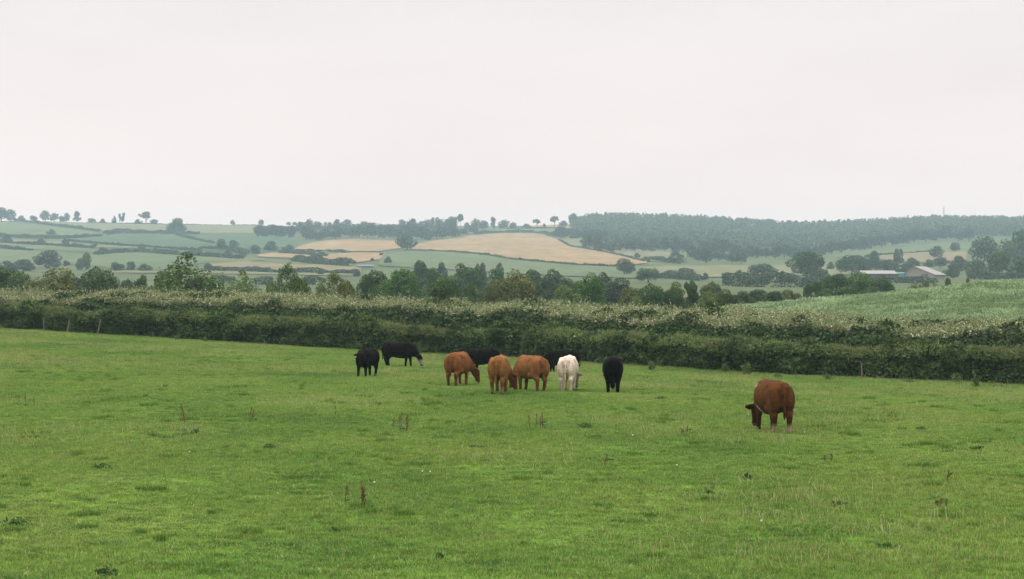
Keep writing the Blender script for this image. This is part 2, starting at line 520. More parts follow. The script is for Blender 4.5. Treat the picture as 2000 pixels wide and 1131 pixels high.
field("rough_pasture", M_GREEN, [(740, 503, 520), (780, 493, 523), (806, 489, 525), (880, 493, 528), (950, 499, 532), (1000, 508, 536), (1060, 514, 538), (1120, 519, 541), (1200, 522.5, 544), (1262, 521, 545)], 0.5)
field("great_corn_field", M_GOLD, [(803, 486, 487.5), (815, 477.5, 488.5), (850, 471, 490), (900, 464.5, 492.5), (930, 460, 495), (980, 457, 503), (1040, 457, 510.5), (1062, 459.5, 512.5), (1085, 467, 515), (1115, 482, 517), (1150, 487, 519), (1200, 496.5, 520.5), (1240, 506, 518), (1266, 514, 516)], 0.7)
field("ridge_pasture", M_GREEN, [(880, 455, 459), (940, 450, 456), (1000, 447, 453), (1060, 446, 454), (1092, 447, 456)], 0.6)
field("ridge_stubble", M_GOLD, [(1036, 441.5, 444.5), (1060, 440.5, 445), (1120, 438.5, 446)], 0.6)
field("sloping_pasture", M_PALE, [(1096, 466, 468), (1112, 466, 480), (1140, 467, 485), (1200, 485, 496), (1260, 490, 511), (1330, 495, 514), (1340, 496, 512)], 0.5)
field("level_meadow", M_PALE, [(1258, 523, 542), (1300, 521, 543), (1400, 520, 543), (1545, 520, 540), (1640, 520, 540), (1660, 522, 538)], 0.5)
field("slope_meadow", M_GREEN, [(1630, 497, 504), (1700, 490.5, 503), (1760, 483.5, 495), (1800, 479, 493), (1895, 475, 491), (1905, 476, 490)], 0.6)
field("slope_stubble", M_TAN, [(1700, 501, 506), (1760, 496.5, 512), (1815, 493.5, 516), (1890, 491.5, 512)], 0.7)

# ------------------------------------------------------------------ hedges
def polyline(pts, step):
    P = np.array(pts, float)
    d = np.concatenate([[0], np.cumsum(np.linalg.norm(np.diff(P[:, :2], axis=0), axis=1))])
    s = np.arange(0, d[-1], step)
    return np.stack([np.interp(s, d, P[:, k]) for k in range(P.shape[1])], 1)

def hedge_cloud(C, width, hfun, n, size, depth=0.4, lump=0.35, seed=1, top_share=0.45, lump_scale=0.7, slope=0.0):
    """leaf positions and normals in the outer layer of a hedge along the centre line C (x,y,z)."""
    r = np.random.default_rng(seed)
    T = unit(np.gradient(C[:, :2], axis=0)); Nn = np.stack([T[:, 1], -T[:, 0]], 1)
    flip = np.sign(-(Nn * C[:, :2]).sum(1)); Nn = Nn * flip[:, None]          # towards the viewer's field
    k = r.integers(0, len(C), n)
    u = r.random(n)
    h = hfun(C[k]) if callable(hfun) else np.full(n, hfun)
    side = r.random(n)
    off = np.empty(n); zz = np.empty(n); nx = np.empty(n); nz = np.empty(n)
    fr = side > top_share + 0.12
    off[fr] = 1.0; zz[fr] = r.random(fr.sum()) ** 0.85; nx[fr] = 1; nz[fr] = 0.25
    tp = side < top_share
    off[tp] = r.random(tp.sum()) * 2 - 1; zz[tp] = 1; nx[tp] = 0; nz[tp] = 1
    bk = ~(fr | tp)
    off[bk] = -1; zz[bk] = 0.35 + 0.65 * r.random(bk.sum()); nx[bk] = -1; nz[bk] = 0.2
    off = off * (1 - 0.25 * np.clip((zz - 0.7) / 0.3, 0, 1) ** 2)            # rounded shoulders
    zz = zz - 0.10 * off ** 4 * (zz > 0.95)
    jitter = r.normal(0, 0.35, n)
    xy = C[k, :2] + T[k] * jitter[:, None] + Nn[k] * (off * width / 2)[:, None]
    z = C[k, 2] + zz * (h - slope * (off + 1) / 2)
    nrm = np.concatenate([Nn[k] * nx[:, None], nz[:, None]], 1)
    L = vnoise(xy[:, 0] * lump_scale, xy[:, 1] * lump_scale, z * lump_scale * 1.3, seed + 2) + 0.5 * vnoise(xy[:, 0] * 2.1 * lump_scale, xy[:, 1] * 2.1 * lump_scale, z * 2.1 * lump_scale, seed + 3)
    d = lump * L - depth * r.random(n) ** 1.5
    P = np.concatenate([xy, z[:, None]], 1) + unit(nrm) * d[:, None]
    Nl = unit(unit(nrm) * 0.5 + rdirs(n, r) * 0.9 + np.array([0, 0, 0.35]))
    return P, Nl

def hedge_core(C, width, hfun, shrink=0.45, slope=0.0):  # added solid filler inside the leaves, blocks light and view through the hedge
    T = unit(np.gradient(C[:, :2], axis=0)); Nn = np.stack([T[:, 1], -T[:, 0]], 1)
    h = (hfun(C) if callable(hfun) else np.full(len(C), hfun)) - shrink
    w = max(width / 2 - shrink, 0.22)
    prof = [(-1, -0.15), (-1, 0.7), (-0.6, 1.0), (0.6, 1.0), (1, 0.7), (1, -0.15)]
    V = []
    for i in range(len(C)):
        for a, b in prof:
            p = C[i, :2] + Nn[i] * a * w
            V.append((p[0], p[1], C[i, 2] + b * (h[i] - slope * (a + 1) / 2)))
    return np.array(V), grid_faces(len(C), len(prof))

def line_at(pxs, dist, step=0.5):
    Yv = np.interp(pxs, H1PX, H1Y) + dist
    Xv = (np.array(pxs) - 1000) / F * Yv
    L = polyline(np.stack([Xv, Yv, 0 * Xv], 1), step)
    # smooth bends
    for _ in range(20):
        L[1:-1] = 0.25 * L[:-2] + 0.5 * L[1:-1] + 0.25 * L[2:]
    L[:, 2] = ground_z(L[:, 0], L[:, 1])
    return L

PXS = list(np.linspace(-450, 2480, 48))
# the clipped hedge
C1 = line_at(PXS, 1.2)
def h1(Cp):
    X, Y = Cp[:, 0], Cp[:, 1]
    px = 1000 + F * X / Y
    base = np.interp(px, [0, 120, 170, 240, 800, 1000, 1500, 2000], [1.85, 1.8, 1.65, 1.9, 1.9, 1.92, 1.85, 1.9])
    return base + 0.20 * vnoise(X * 0.3, Y * 0.3, seed=21) + 0.16 * vnoise(X * 1.3, Y * 1.3, seed=22)
hedge1 = empty("hedge", (float(C1[len(C1) // 2, 0]), float(C1[len(C1) // 2, 1]), float(C1[len(C1) // 2, 2])))
tag(hedge1, "long clipped dark green field hedge running behind the cattle", "hedge")
def under(root, name, me, color=None):
    o = link_mesh(name, me, root)
    o.matrix_parent_inverse = Matrix.Translation(root.location).inverted()
    if color: o.color = (*color, 1)
    return o
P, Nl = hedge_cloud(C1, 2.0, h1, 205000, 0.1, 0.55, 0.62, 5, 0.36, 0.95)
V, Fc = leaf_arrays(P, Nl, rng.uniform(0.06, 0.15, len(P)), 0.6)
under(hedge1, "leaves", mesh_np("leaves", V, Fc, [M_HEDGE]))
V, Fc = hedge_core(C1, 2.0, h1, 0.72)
under(hedge1, "inner_core", mesh_np("inner_core", V, Fc, [M_CORE]))  # added dark core, keeps light from showing through
# pale young shoots on its top
def shoots(C, hfun, width, n, hlo, hhi, leaves, lsize, seed, thr=-0.6, along=0.2, spread=1.0, bias=0.0, cap=1.12, slope=0.0, drop=0.18):
    r = np.random.default_rng(seed)
    T = unit(np.gradient(C[:, :2], axis=0)); Nn = np.stack([T[:, 1], -T[:, 0]], 1)
    Nn = Nn * np.sign(-(Nn * C[:, :2]).sum(1))[:, None]
    k = r.integers(0, len(C), n)
    off = np.clip(r.normal(bias, 0.55 * spread, n), -1, cap + 0.15 * r.random(n)) * width / 2
    xy = C[k, :2] + Nn[k] * off[:, None] + T[k] * r.normal(0, 0.3, n)[:, None]
    keep = vnoise(xy[:, 0] * along, xy[:, 1] * along, seed=seed + 5) + 0.5 * vnoise(xy[:, 0] * along * 4, xy[:, 1] * along * 4, seed=seed + 6) > thr
    k, off, xy = k[keep], off[keep], xy[keep]
    h = hfun(C[k])
    z0 = C[k, 2] + h - slope * (off / (width / 2) + 1) / 2 - drop * np.abs(off / (width / 2)) ** 3 * h - r.random(len(k)) * 0.12
    hs = r.uniform(hlo, hhi, len(k)) * np.where(r.random(len(k)) < 0.08, 1.7, 1.0)
    base = np.concatenate([xy, z0[:, None]], 1)
    lean = r.normal(0, 0.28, (len(k), 3)); lean[:, 2] = 1
    lean = unit(lean)
    m = leaves
    t = np.tile(np.linspace(0, 1, m), len(k))
    P = np.repeat(base, m, 0) + np.repeat(lean, m, 0) * (t * np.repeat(hs, m))[:, None] + r.normal(0, 0.055, (len(k) * m, 3)) * (1.3 - t)[:, None]
    Nl = unit(rdirs(len(P), r) + np.array([0, 0, 0.4]))
    return leaf_arrays(P, Nl, lsize * (1.25 - 0.6 * t) * r.uniform(0.7, 1.3, len(P)), 0.55, r)
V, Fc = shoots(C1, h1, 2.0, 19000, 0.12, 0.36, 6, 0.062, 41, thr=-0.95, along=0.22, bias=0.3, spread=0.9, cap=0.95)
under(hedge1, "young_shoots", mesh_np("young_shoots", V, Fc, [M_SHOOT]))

# the flowering thicket behind it
C2 = line_at(PXS, 18.0)
TPX = [-450, 0, 250, 500, 700, 1000, 1250, 1400, 1500, 1700, 1900, 2000, 2200]
TPY = [566, 569, 574, 578, 584, 598, 606, 614, 618, 624, 633, 640, 654]
def h2(Cp):
    X, Y = Cp[:, 0], Cp[:, 1]
    px = 1000 + F * X / Y
    top = CAMZ - (np.interp(px, TPX, TPY) - HOR) * Y / F
    return top - Cp[:, 2] + 0.28 * vnoise(X * 0.28, Y * 0.28, seed=25) + 0.16 * vnoise(X * 1.0, Y * 1.0, seed=26)
hedge2 = empty("thicket", (float(C2[len(C2) // 2, 0]), float(C2[len(C2) // 2, 1]), float(C2[len(C2) // 2, 2])))
tag(hedge2, "tall wild thicket topped with cream blossom, behind the clipped hedge", "hedge")
P, Nl = hedge_cloud(C2, 8.0, h2, 205000, 0.1, 0.7, 0.7, 8, 0.45, 0.55, slope=0.9)
V, Fc = leaf_arrays(P, Nl, rng.uniform(0.08, 0.19, len(P)), 0.6)
under(hedge2, "leaves", mesh_np("leaves", V, Fc, [M_BRAMBLE]))
V, Fc = hedge_core(C2, 8.0, h2, 1.15, slope=0.9)
under(hedge2, "inner_core", mesh_np("inner_core", V, Fc, [M_CORE]))  # added light-blocking core inside the thicket
Va = shoots(C2, h2, 8.0, 26000, 0.2, 0.62, 9, 0.09, 61, thr=-0.75, along=0.13, spread=1.1, bias=-0.1, cap=0.5, slope=0.9, drop=0.03)
under(hedge2, "blossom", mesh_np("blossom", *Va, [M_PLUME]))

# far hedgerows on the slopes
def far_color(): return None
M_FARHEDGE = leaf_mat("hedgerow_leaf", [(0.0, (0.042, 0.076, 0.036)), (0.6, (0.072, 0.114, 0.050)), (1.0, (0.115, 0.155, 0.070))], trans=0.15)
def hedgerow(pts, height_, width, label, seed, name="hedgerow", group="hedgerows between the far fields", lsize=0.55, mat=None):
    height = height_ * 0.8
    W = []
    P = np.array(pts, float)
    for x in np.arange(P[0, 0], P[-1, 0] + 0.1, 4.0):
        W.append(solve(x, float(np.interp(x, P[:, 0], P[:, 1]))))
    W = np.array(W)
    if len(W) > 6:
        for _ in range(3): W[1:-1] = 0.25 * W[:-2] + 0.5 * W[1:-1] + 0.25 * W[2:]
    C = polyline(W, 0.6)
    C[:, 2] = ground_z(C[:, 0], C[:, 1])
    L = len(C) * 0.6
    n = int(np.clip(L * (height * 1.3 + width) * 2.2 / (lsize * lsize * 1.1), 300, 14000))
    def hf(Cp):
        X, Y = Cp[:, 0], Cp[:, 1]
        return height * (1 + 0.38 * vnoise(X * 0.06, Y * 0.06, seed=seed) + 0.3 * vnoise(X * 0.22, Y * 0.22, seed=seed + 1))
    Pp, Nl = hedge_cloud(C, width, hf, n, lsize, 0.35, 0.4, seed, 0.35, 0.25)
    V, Fc = leaf_arrays(Pp, Nl, rng.uniform(0.7, 1.25, n) * lsize, 0.7)
    o0 = C[len(C) // 2]
    o = link_mesh(name, mesh_np(name, V - o0, Fc, [mat or M_FARHEDGE]))
    o.location = o0
    return tag(o, label, "hedge", group)

HR = [
 ([(28, 432.5), (60, 435), (100, 440.5), (150, 446.5), (196, 453)], 3.2, 2.5, "dark hedgerow slanting down the left hillside under the skyline trees"),
 ([(205, 458.5), (225, 456), (300, 456.5), (345, 458), (392, 458)], 5.0, 4, "thick dark hedgerow running level beneath the broad conical tree"),
 ([(345, 460), (380, 469), (420, 477)], 2.5, 2, "short hedgerow descending to the right from the broad conical tree"),
 ([(-40, 462), (0, 462), (60, 466), (130, 467), (196, 462)], 4.0, 5, "overgrown bushy hedgerow low on the left hillside at the frame edge"),
 ([(-40, 474), (0, 475), (50, 478), (100, 480), (150, 483), (190, 486)], 3.0, 2.5, "long thin hedgerow under the pale stubble strip on the left"),
 ([(-40, 483), (0, 485), (40, 488), (66, 490)], 2.4, 2, "short hedgerow at the left edge above the valley meadow"),
 ([(130, 471), (200, 477), (255, 482), (300, 485), (350, 488), (396, 491)], 2.0, 2, "thin hedgerow along the lower side of the blue green crop"),
 ([(186, 499), (230, 494.5), (270, 493), (330, 498), (400, 502), (480, 507)], 3.6, 3, "scrubby hedgerow along the top of the bright valley meadow"),
 ([(395, 486), (450, 489), (480, 496)], 3.5, 8, "patch of grey green scrub in the middle of the left slope"),
 ([(546, 495.5), (600, 498.5), (640, 502.5)], 2.6, 2.5, "dark hedgerow across the pale corn strips, left of the lone oak"),
 ([(580, 490.5), (630, 492)], 2.0, 2, "short hedge stub at the foot of the smaller corn field"),
 ([(640, 491.5), (684, 494)], 1.8, 2, "short green hedge stub dividing the smaller corn field from its strips"),
 ([(576, 510), (620, 515), (689, 520)], 4.2, 5, "broad teal green hedge belt below the corn strips"),
 ([(415, 530), (480, 531), (540, 534), (600, 534), (700, 536)], 2.8, 2.5, "dark hedgerow under the dry tan pasture"),
 ([(170, 431.5), (300, 434), (360, 436.5), (450, 439), (505, 440)], 1.5, 2, "thin hedgerow drawn along the bare left skyline"),
 ([(925, 458), (960, 455), (1000, 454), (1060, 455), (1090, 463)], 3.0, 2.5, "hedgerow along the top of the great corn field"),
 ([(990, 448), (1050, 447), (1096, 447)], 2.2, 2.5, "hedgerow on the ridge below the small stubble patch"),
 ([(790, 490), (880, 493), (950, 499), (1000, 508), (1060, 513.5), (1130, 519), (1210, 522)], 1.6, 1.6, "low hedgerow along the lower edge of the great corn field"),
 ([(1092, 470), (1115, 483.5), (1150, 488), (1200, 497.5), (1262, 513)], 2.0, 2, "hedgerow down the right edge of the great corn field"),
 ([(1418, 559), (1500, 561), (1570, 561), (1640, 560)], 4.6, 4, "long dark hedgerow beyond the crop, left of the barns"),
 ([(1262, 543), (1320, 545), (1372, 549)], 3.2, 3, "dark hedgerow under the domed tree at the meadow foot"),
 ([(1690, 504), (1715, 500.5), (1770, 496), (1816, 493)], 2.0, 2, "thin hedgerow above the tan stubble right of the woods"),
 ([(1268, 508), (1290, 510.5), (1312, 513.5)], 3.4, 3, "row of joined bushes at the tip of the great corn field"),
 ([(1700, 553), (1770, 553), (1830, 554)], 3.2, 3, "hedge in front of the stone gabled barn"),
 ([(1895, 545), (1950, 546), (2000, 545), (2060, 545)], 3.6, 4, "dark hedgerow at the foot of the tall trees on the right edge"),
 ([(498, 556), (515, 556), (532, 556)], 3.0, 4, "dark hedge clump left of the narrow pointed sapling"),
 ([(418, 553), (440, 553), (458, 553)], 3.2, 4, "dark hedge clump between the great bush and the light green sapling"),
 ([(596, 556), (612, 556), (626, 557)], 3.2, 4, "dark hedge clump right of the narrow pointed sapling"),
]
for q, (pts, hh, ww, lab) in enumerate(HR):
    ymn = 240
    hedgerow(pts, hh, ww, lab, 100 + q * 3)

# ------------------------------------------------------------------ trees
def crown_lobes(kind, r):
    L = []
    if kind == 'oak':
        for _ in range(32):
            a = r.random() * 6.283; e = r.uniform(-0.85, 1.0)
            rad = math.sqrt(max(0, 1 - (max(e, 0) if e > 0 else 0.7 * e) ** 2)) * r.uniform(0.55, 1.0)
            L.append((0.34 * rad * math.cos(a), 0.34 * rad * math.sin(a), 0.52 + 0.34 * e, r.uniform(0.10, 0.18)))
    elif kind == 'round':
        for _ in range(24):
            a = r.random() * 6.283; e = r.uniform(-0.8, 1.0)
            rad = math.sqrt(max(0, 1 - e ** 2)) * r.uniform(0.6, 1.0)
            L.append((0.36 * rad * math.cos(a), 0.36 * rad * math.sin(a), 0.46 + 0.40 * e, r.uniform(0.10, 0.18)))
    elif kind == 'bush':
        for _ in range(26):
            a = r.random() * 6.283; e = r.uniform(0.0, 1.0) ** 1.2
            rad = (1 - 0.75 * e ** 1.5) * r.uniform(0.45, 1.0)
            L.append((0.38 * rad * math.cos(a), 0.38 * rad * math.sin(a), 0.15 + 0.68 * e * r.uniform(0.7, 1.05), r.uniform(0.09, 0.17)))
    elif kind == 'peak':
        for _ in range(76):
            e = r.uniform(0, 1) ** 1.3; a = r.random() * 6.283
            rad = min(1.0, 1.55 * (1 - e)) ** 0.85 * r.uniform(0.35, 1.0)
            L.append((0.40 * rad * math.cos(a), 0.40 * rad * math.sin(a), 0.16 + 0.78 * e, 0.05 + 0.10 * (1 - e) * r.uniform(0.7, 1.3)))
    elif kind == 'cone':
        for _ in range(34):
            e = r.uniform(0, 1) ** 1.2; a = r.random() * 6.283
            rad = (1 - e ** 1.4) * r.uniform(0.5, 1.0)
            L.append((0.38 * rad * math.cos(a), 0.38 * rad * math.sin(a), 0.18 + 0.70 * e, 0.06 + 0.09 * (1 - 0.6 * e)))
    elif kind == 'umbrella':
        for _ in range(26):
            a = r.random() * 6.283; e = r.uniform(0, 1)
            rad = math.sqrt(1 - e ** 2) * r.uniform(0.3, 1.0)
            L.append((0.38 * rad * math.cos(a), 0.38 * rad * math.sin(a), 0.58 + 0.32 * e, r.uniform(0.07, 0.12)))
    elif kind == 'slim':
        for _ in range(18):
            e = r.uniform(0, 1); a = r.random() * 6.283
            rad = r.uniform(0.1, 1.0) * (1.0 if (e > 0.6 or e < 0.3) else 0.65)
            L.append((0.34 * rad * math.cos(a), 0.34 * rad * math.sin(a), 0.22 + 0.65 * e, r.uniform(0.09, 0.15)))
    elif kind == 'fork':
        for s, (bx, top) in enumerate(((-0.22, 0.95), (0.26, 0.92))):
            for _ in range(9):
                e = r.uniform(0, 1)
                L.append((bx * (0.3 + 0.7 * e) + r.normal(0, 0.07), r.normal(0, 0.1), 0.25 + (top - 0.32) * e, r.uniform(0.07, 0.13)))
    return L

def crown_arrays(kind, nleaf, lsize, seed):
    r = np.random.default_rng(seed)
    L = np.array(crown_lobes(kind, r))
    area = L[:, 3] ** 2
    k = r.choice(len(L), nleaf, p=area / area.sum())
    d = rdirs(nleaf, r)
    rad = L[k, 3] * (0.62 + 0.42 * r.random(nleaf) ** 0.6)
    P = L[k, :3] + d * rad[:, None]
    P = P + 0.03 * np.stack([vnoise(P[:, 0] * 9, P[:, 1] * 9, P[:, 2] * 9, seed + i) for i in range(3)], 1)
    # drop leaves buried in other lobes, mostly
    D = np.linalg.norm(P[:, None, :] - L[None, :, :3], axis=2) / L[None, :, 3]
    buried = (D < 0.6).sum(1) > 0
    keep = (~buried | (r.random(nleaf) < 0.12)) & (P[:, 2] > 0.01)
    P, d = P[keep], d[keep]
    # a few stray sprays outside the outline
    m = nleaf // 30
    j = r.integers(0, len(P), m)
    P = np.concatenate([P, P[j] + d[j] * r.uniform(0.01, 0.05, (m, 1)) + np.array([0, 0, 0.01])]); d = np.concatenate([d, d[j]])
    Nl = unit(d * 0.55 + rdirs(len(P), r) * 0.8 + np.array([0, 0, 0.35]))
    return leaf_arrays(P, Nl, lsize * r.uniform(0.6, 1.3, len(P)), 0.62, r)

def trunk_arrays(kind, seed):
    r = np.random.default_rng(seed)
    parts = []
    top = {'oak': 0.55, 'round': 0.45, 'bush': 0.35, 'peak': 0.6, 'cone': 0.8, 'umbrella': 0.62, 'slim': 0.8, 'fork': 0.3}[kind]
    n = 6
    path = [(0.02 * math.sin(i * 1.3), 0.015 * math.cos(i), -0.02 + (top + 0.02) * i / (n - 1)) for i in range(n)]
    w = 0.03 if kind in ('oak', 'umbrella', 'cone') else 0.018
    parts.append(tube_arrays(path, [w * (1.25 - 0.8 * i / (n - 1)) for i in range(n)], 6))
    for _ in range(7):
        a = r.random() * 6.283; z0 = top * r.uniform(0.45, 0.95); ln = r.uniform(0.18, 0.32)
        p0 = np.array([0, 0, z0]); p2 = p0 + np.array([math.cos(a) * ln, math.sin(a) * ln, ln * 0.8]); p1 = (p0 + p2) / 2 + np.array([0, 0, -0.03])
        parts.append(tube_arrays([p0, p1, p2], [w * 0.55, w * 0.38, w * 0.15], 5))
    return join_arrays(parts)

PROTO = {}
def proto(kind, lod, var):
    key = (kind, lod, var)
    if key not in PROTO:
        nl, ls = {'hi': (15000, 0.017), 'mid': (6000, 0.024), 'lo': (2200, 0.038)}[lod]
        if kind == 'peak' and lod == 'hi': nl, ls = 16000, 0.014
        sd_ = 1000 + sum(ord(c) for c in kind) * 7 + var * 131 + (5 if lod == 'hi' else 0)
        V, Fc = crown_arrays(kind, nl, ls, sd_)
        # fill the unit box
        V[:, 2] = V[:, 2] / V[:, 2].max()
        ext = np.percentile(np.abs(V[:, :2]), 99.5); V[:, :2] *= 0.5 / ext
        cm = mesh_np("crown", V, Fc, [M_LEAF])
        V, Fc = trunk_arrays(kind, sd_)
        PROTO[key] = (cm, mesh_np("trunk", V, Fc, [M_BARK], smooth=True))
    return PROTO[key]

TREE_N = [0]
def tree(px, base, top, wpx, kind, color, label, group=None, Y=None, name="tree", cat="tree", lod=None):
    TREE_N[0] += 1
    Yin = Y
    if Y is None:
        X, Y, z = solve(px, base)
        z0 = z
    else:
        X = (px - 1000) / F * Y; z0 = gz(X, Y)
    ztop = CAMZ - (top - HOR) * Y / F
    h = max(ztop - z0, 0.8); w = wpx * Y / F
    if Yin is not None: w *= 1.5 if kind == 'bush' else 1.35 if kind == 'peak' else 1.15
    lod = lod or ('hi' if Y < 330 else 'mid' if Y < 1000 else 'lo')
    cm, tm = proto(kind, lod, TREE_N[0] % 3)
    root = empty(name, (X, Y, z0 - 0.05), random.random() * 6.28)
    root.scale = (w, w, h)
    tag(root, label, cat, group)
    c = link_mesh("crown", cm, root); c.color = (*color, 1)
    link_mesh("trunk", tm, root)
    return root

DK = (0.054, 0.102, 0.036); MD = (0.070, 0.125, 0.038); LT = (0.115, 0.180, 0.055); OL = (0.110, 0.140, 0.042); GY = (0.058, 0.092, 0.050); BR = (0.062, 0.145, 0.034); SC = (0.072, 0.118, 0.068)

# --- trees along the left skyline, told apart one by one
for a in [
 (3, 434, 404, 30, 'oak', GY, "large tree cut by the left frame edge on the skyline"),
 (21, 434, 408, 22, 'oak', GY, "second skyline tree from the left edge, leaning on the largest"),
 (42, 432, 420.5, 17, 'bush', GY, "low round skyline bush just right of the left edge trees"),
 (65, 432, 420.5, 17, 'bush', GY, "low wide skyline bush left of the ball headed tree"),
 (88, 432, 410.5, 19, 'oak', GY, "ball headed tree, tallest of the left skyline row"),
 (106, 432, 414.5, 19, 'oak', GY, "broad tree touching the ball headed skyline tree"),
 (120, 432, 421, 16, 'bush', GY, "low bush between the broad skyline tree and small round one"),
 (131, 432, 415, 13, 'oak', GY, "small round headed tree ending the left skyline row"),
 (150, 432, 410.5, 15, 'slim', GY, "narrow hourglass shaped skyline tree standing apart"),
 (180, 432, 425.5, 18, 'bush', GY, "flat hedge bush on the skyline right of the hourglass tree"),
 (200, 432, 426.5, 12, 'bush', GY, "tiny bush on the bare skyline between hourglass and forked trees"),
 (223, 433, 421, 9, 'bush', GY, "small round skyline bush left of the forked tree"),
 (238, 434, 414.5, 14, 'fork', GY, "thin forked tree with two heads on the skyline"),
 (285, 435, 412.5, 30, 'umbrella', GY, "wide umbrella shaped tree on the skyline"),
 (270, 434, 427.5, 16, 'bush', GY, "low bush under the left of the umbrella shaped tree"),
 (302, 435, 427.5, 18, 'bush', GY, "low bush under the right of the umbrella shaped tree"),
 (343, 456, 424.5, 40, 'bush', GY, "broad conical tree just below the left skyline"),
 (455, 440, 428.5, 10, 'oak', GY, "lone small round tree on the bare skyline"),
 (510, 441, 428.5, 12, 'oak', GY, "small round tree rising over the left end of the wood"),
]: tree(*a[:7], group="trees along the left skyline")

# --- trees in the belt under the skyline: one continuous wood, individuals alike
r = np.random.default_rng(77)
BELT = "dense grey green trees of the belt above the corn fields"
belt_top = [(503, 441), (515, 440), (530, 438), (548, 440), (562, 441), (575, 445), (588, 433), (604, 425.5), (620, 432), (640, 433), (658, 431), (668, 434), (690, 437), (700, 436), (714, 431.5), (727, 434), (742, 436), (757, 437), (768, 437), (784, 427.5), (797, 432), (806, 426), (822, 431), (836, 428), (850, 423), (862, 426), (874, 427), (882, 422)]
for x, t in belt_top:
    b = np.interp(x, [500, 590, 640, 880], [452, 455, 452, 450]) + r.uniform(-1, 2)
    tree(x, b, t, r.uniform(18, 26), ['oak', 'round', 'oak'][r.integers(3)], GY, "grey green tree in the back row of the wooded belt", group=BELT)
for x in np.arange(505, 886, 15):
    b = np.interp(x, [500, 570, 600, 640, 700, 770, 830, 885], [461, 464, 470, 466, 463, 465, 470, 463]) + r.uniform(-1.5, 1.5)
    if 566 < x < 582: continue
    tree(x + r.uniform(-4, 4), b, b - r.uniform(19, 27), r.uniform(20, 30), ['oak', 'round', 'round'][r.integers(3)], GY, "grey green tree in the front row of the wooded belt", group="front row of trees along the corn fields")
for a in [
 (658, 445, 427.5, 12, 'umbrella', GY, "tree with sky under its canopy on the wood's skyline"),
 (677, 446, 428, 22, 'oak', GY, "dome shaped tree breaking the skyline of the middle wood"),
 (564, 441, 432.5, 10, 'oak', GY, "leftmost of three tiny round trees on the skyline gap"),
 (575, 441, 433, 9, 'oak', GY, "middle one of three tiny round trees on the skyline gap"),
 (586, 441, 432.5, 9, 'oak', GY, "rightmost of three tiny round trees on the skyline gap"),
 (889, 447, 421, 8, 'slim', GY, "thin upright tree left of the open crowned tall tree"),
 (899, 448, 417, 15, 'umbrella', GY, "tall open crowned tree with bare trunk above the ridge"),
 (912, 449, 434, 16, 'bush', GY, "low ridge bush right of the tall open crowned tree"),
 (928, 450, 425.5, 22, 'oak', GY, "broad ridge tree in the middle of the right belt"),
 (945, 450, 430, 18, 'oak', GY, "round ridge tree beside the broad middle one"),
 (963, 448, 422, 13, 'slim', GY, "upright spiky ridge tree among round ones"),
 (985, 448, 428, 25, 'oak', GY, "wide dark round tree at the end of the ridge belt"),
 (1001, 447, 433.5, 16, 'bush', GY, "low bush sloping off the end of the ridge belt"),
 (1029, 446, 436.5, 19, 'bush', GY, "flat topped dark bush alone on the ridge"),
 (1048, 446, 427.5, 15, 'umbrella', GY, "small open tree on the ridge with slanting top"),
 (1063, 446, 436, 7, 'bush', GY, "tiny ridge shrub between the two open trees"),
 (1083, 444, 421.5, 20, 'umbrella', GY, "open ridge tree with bare trunk next to the stubble patch"),
 (1100, 441, 430.5, 20, 'bush', GY, "low dome of scrub on the ridge at the wood's left end"),
 (1120, 444, 415.5, 20, 'oak', GY, "round tree leaning out at the left end of the forest"),
 (890, 462, 446, 20, 'bush', GY, "pale bush at the right foot of the wooded belt"),
 (905, 457, 446, 24, 'bush', GY, "grey bush below the tall open crowned tree"),
 (925, 454, 444, 24, 'bush', GY, "grey bush under the broad ridge tree"),
 (1080, 461, 451, 22, 'bush', DK, "low dark bush at the top right corner of the great corn field"),
]: tree(*a[:7], group="trees on the middle skyline")

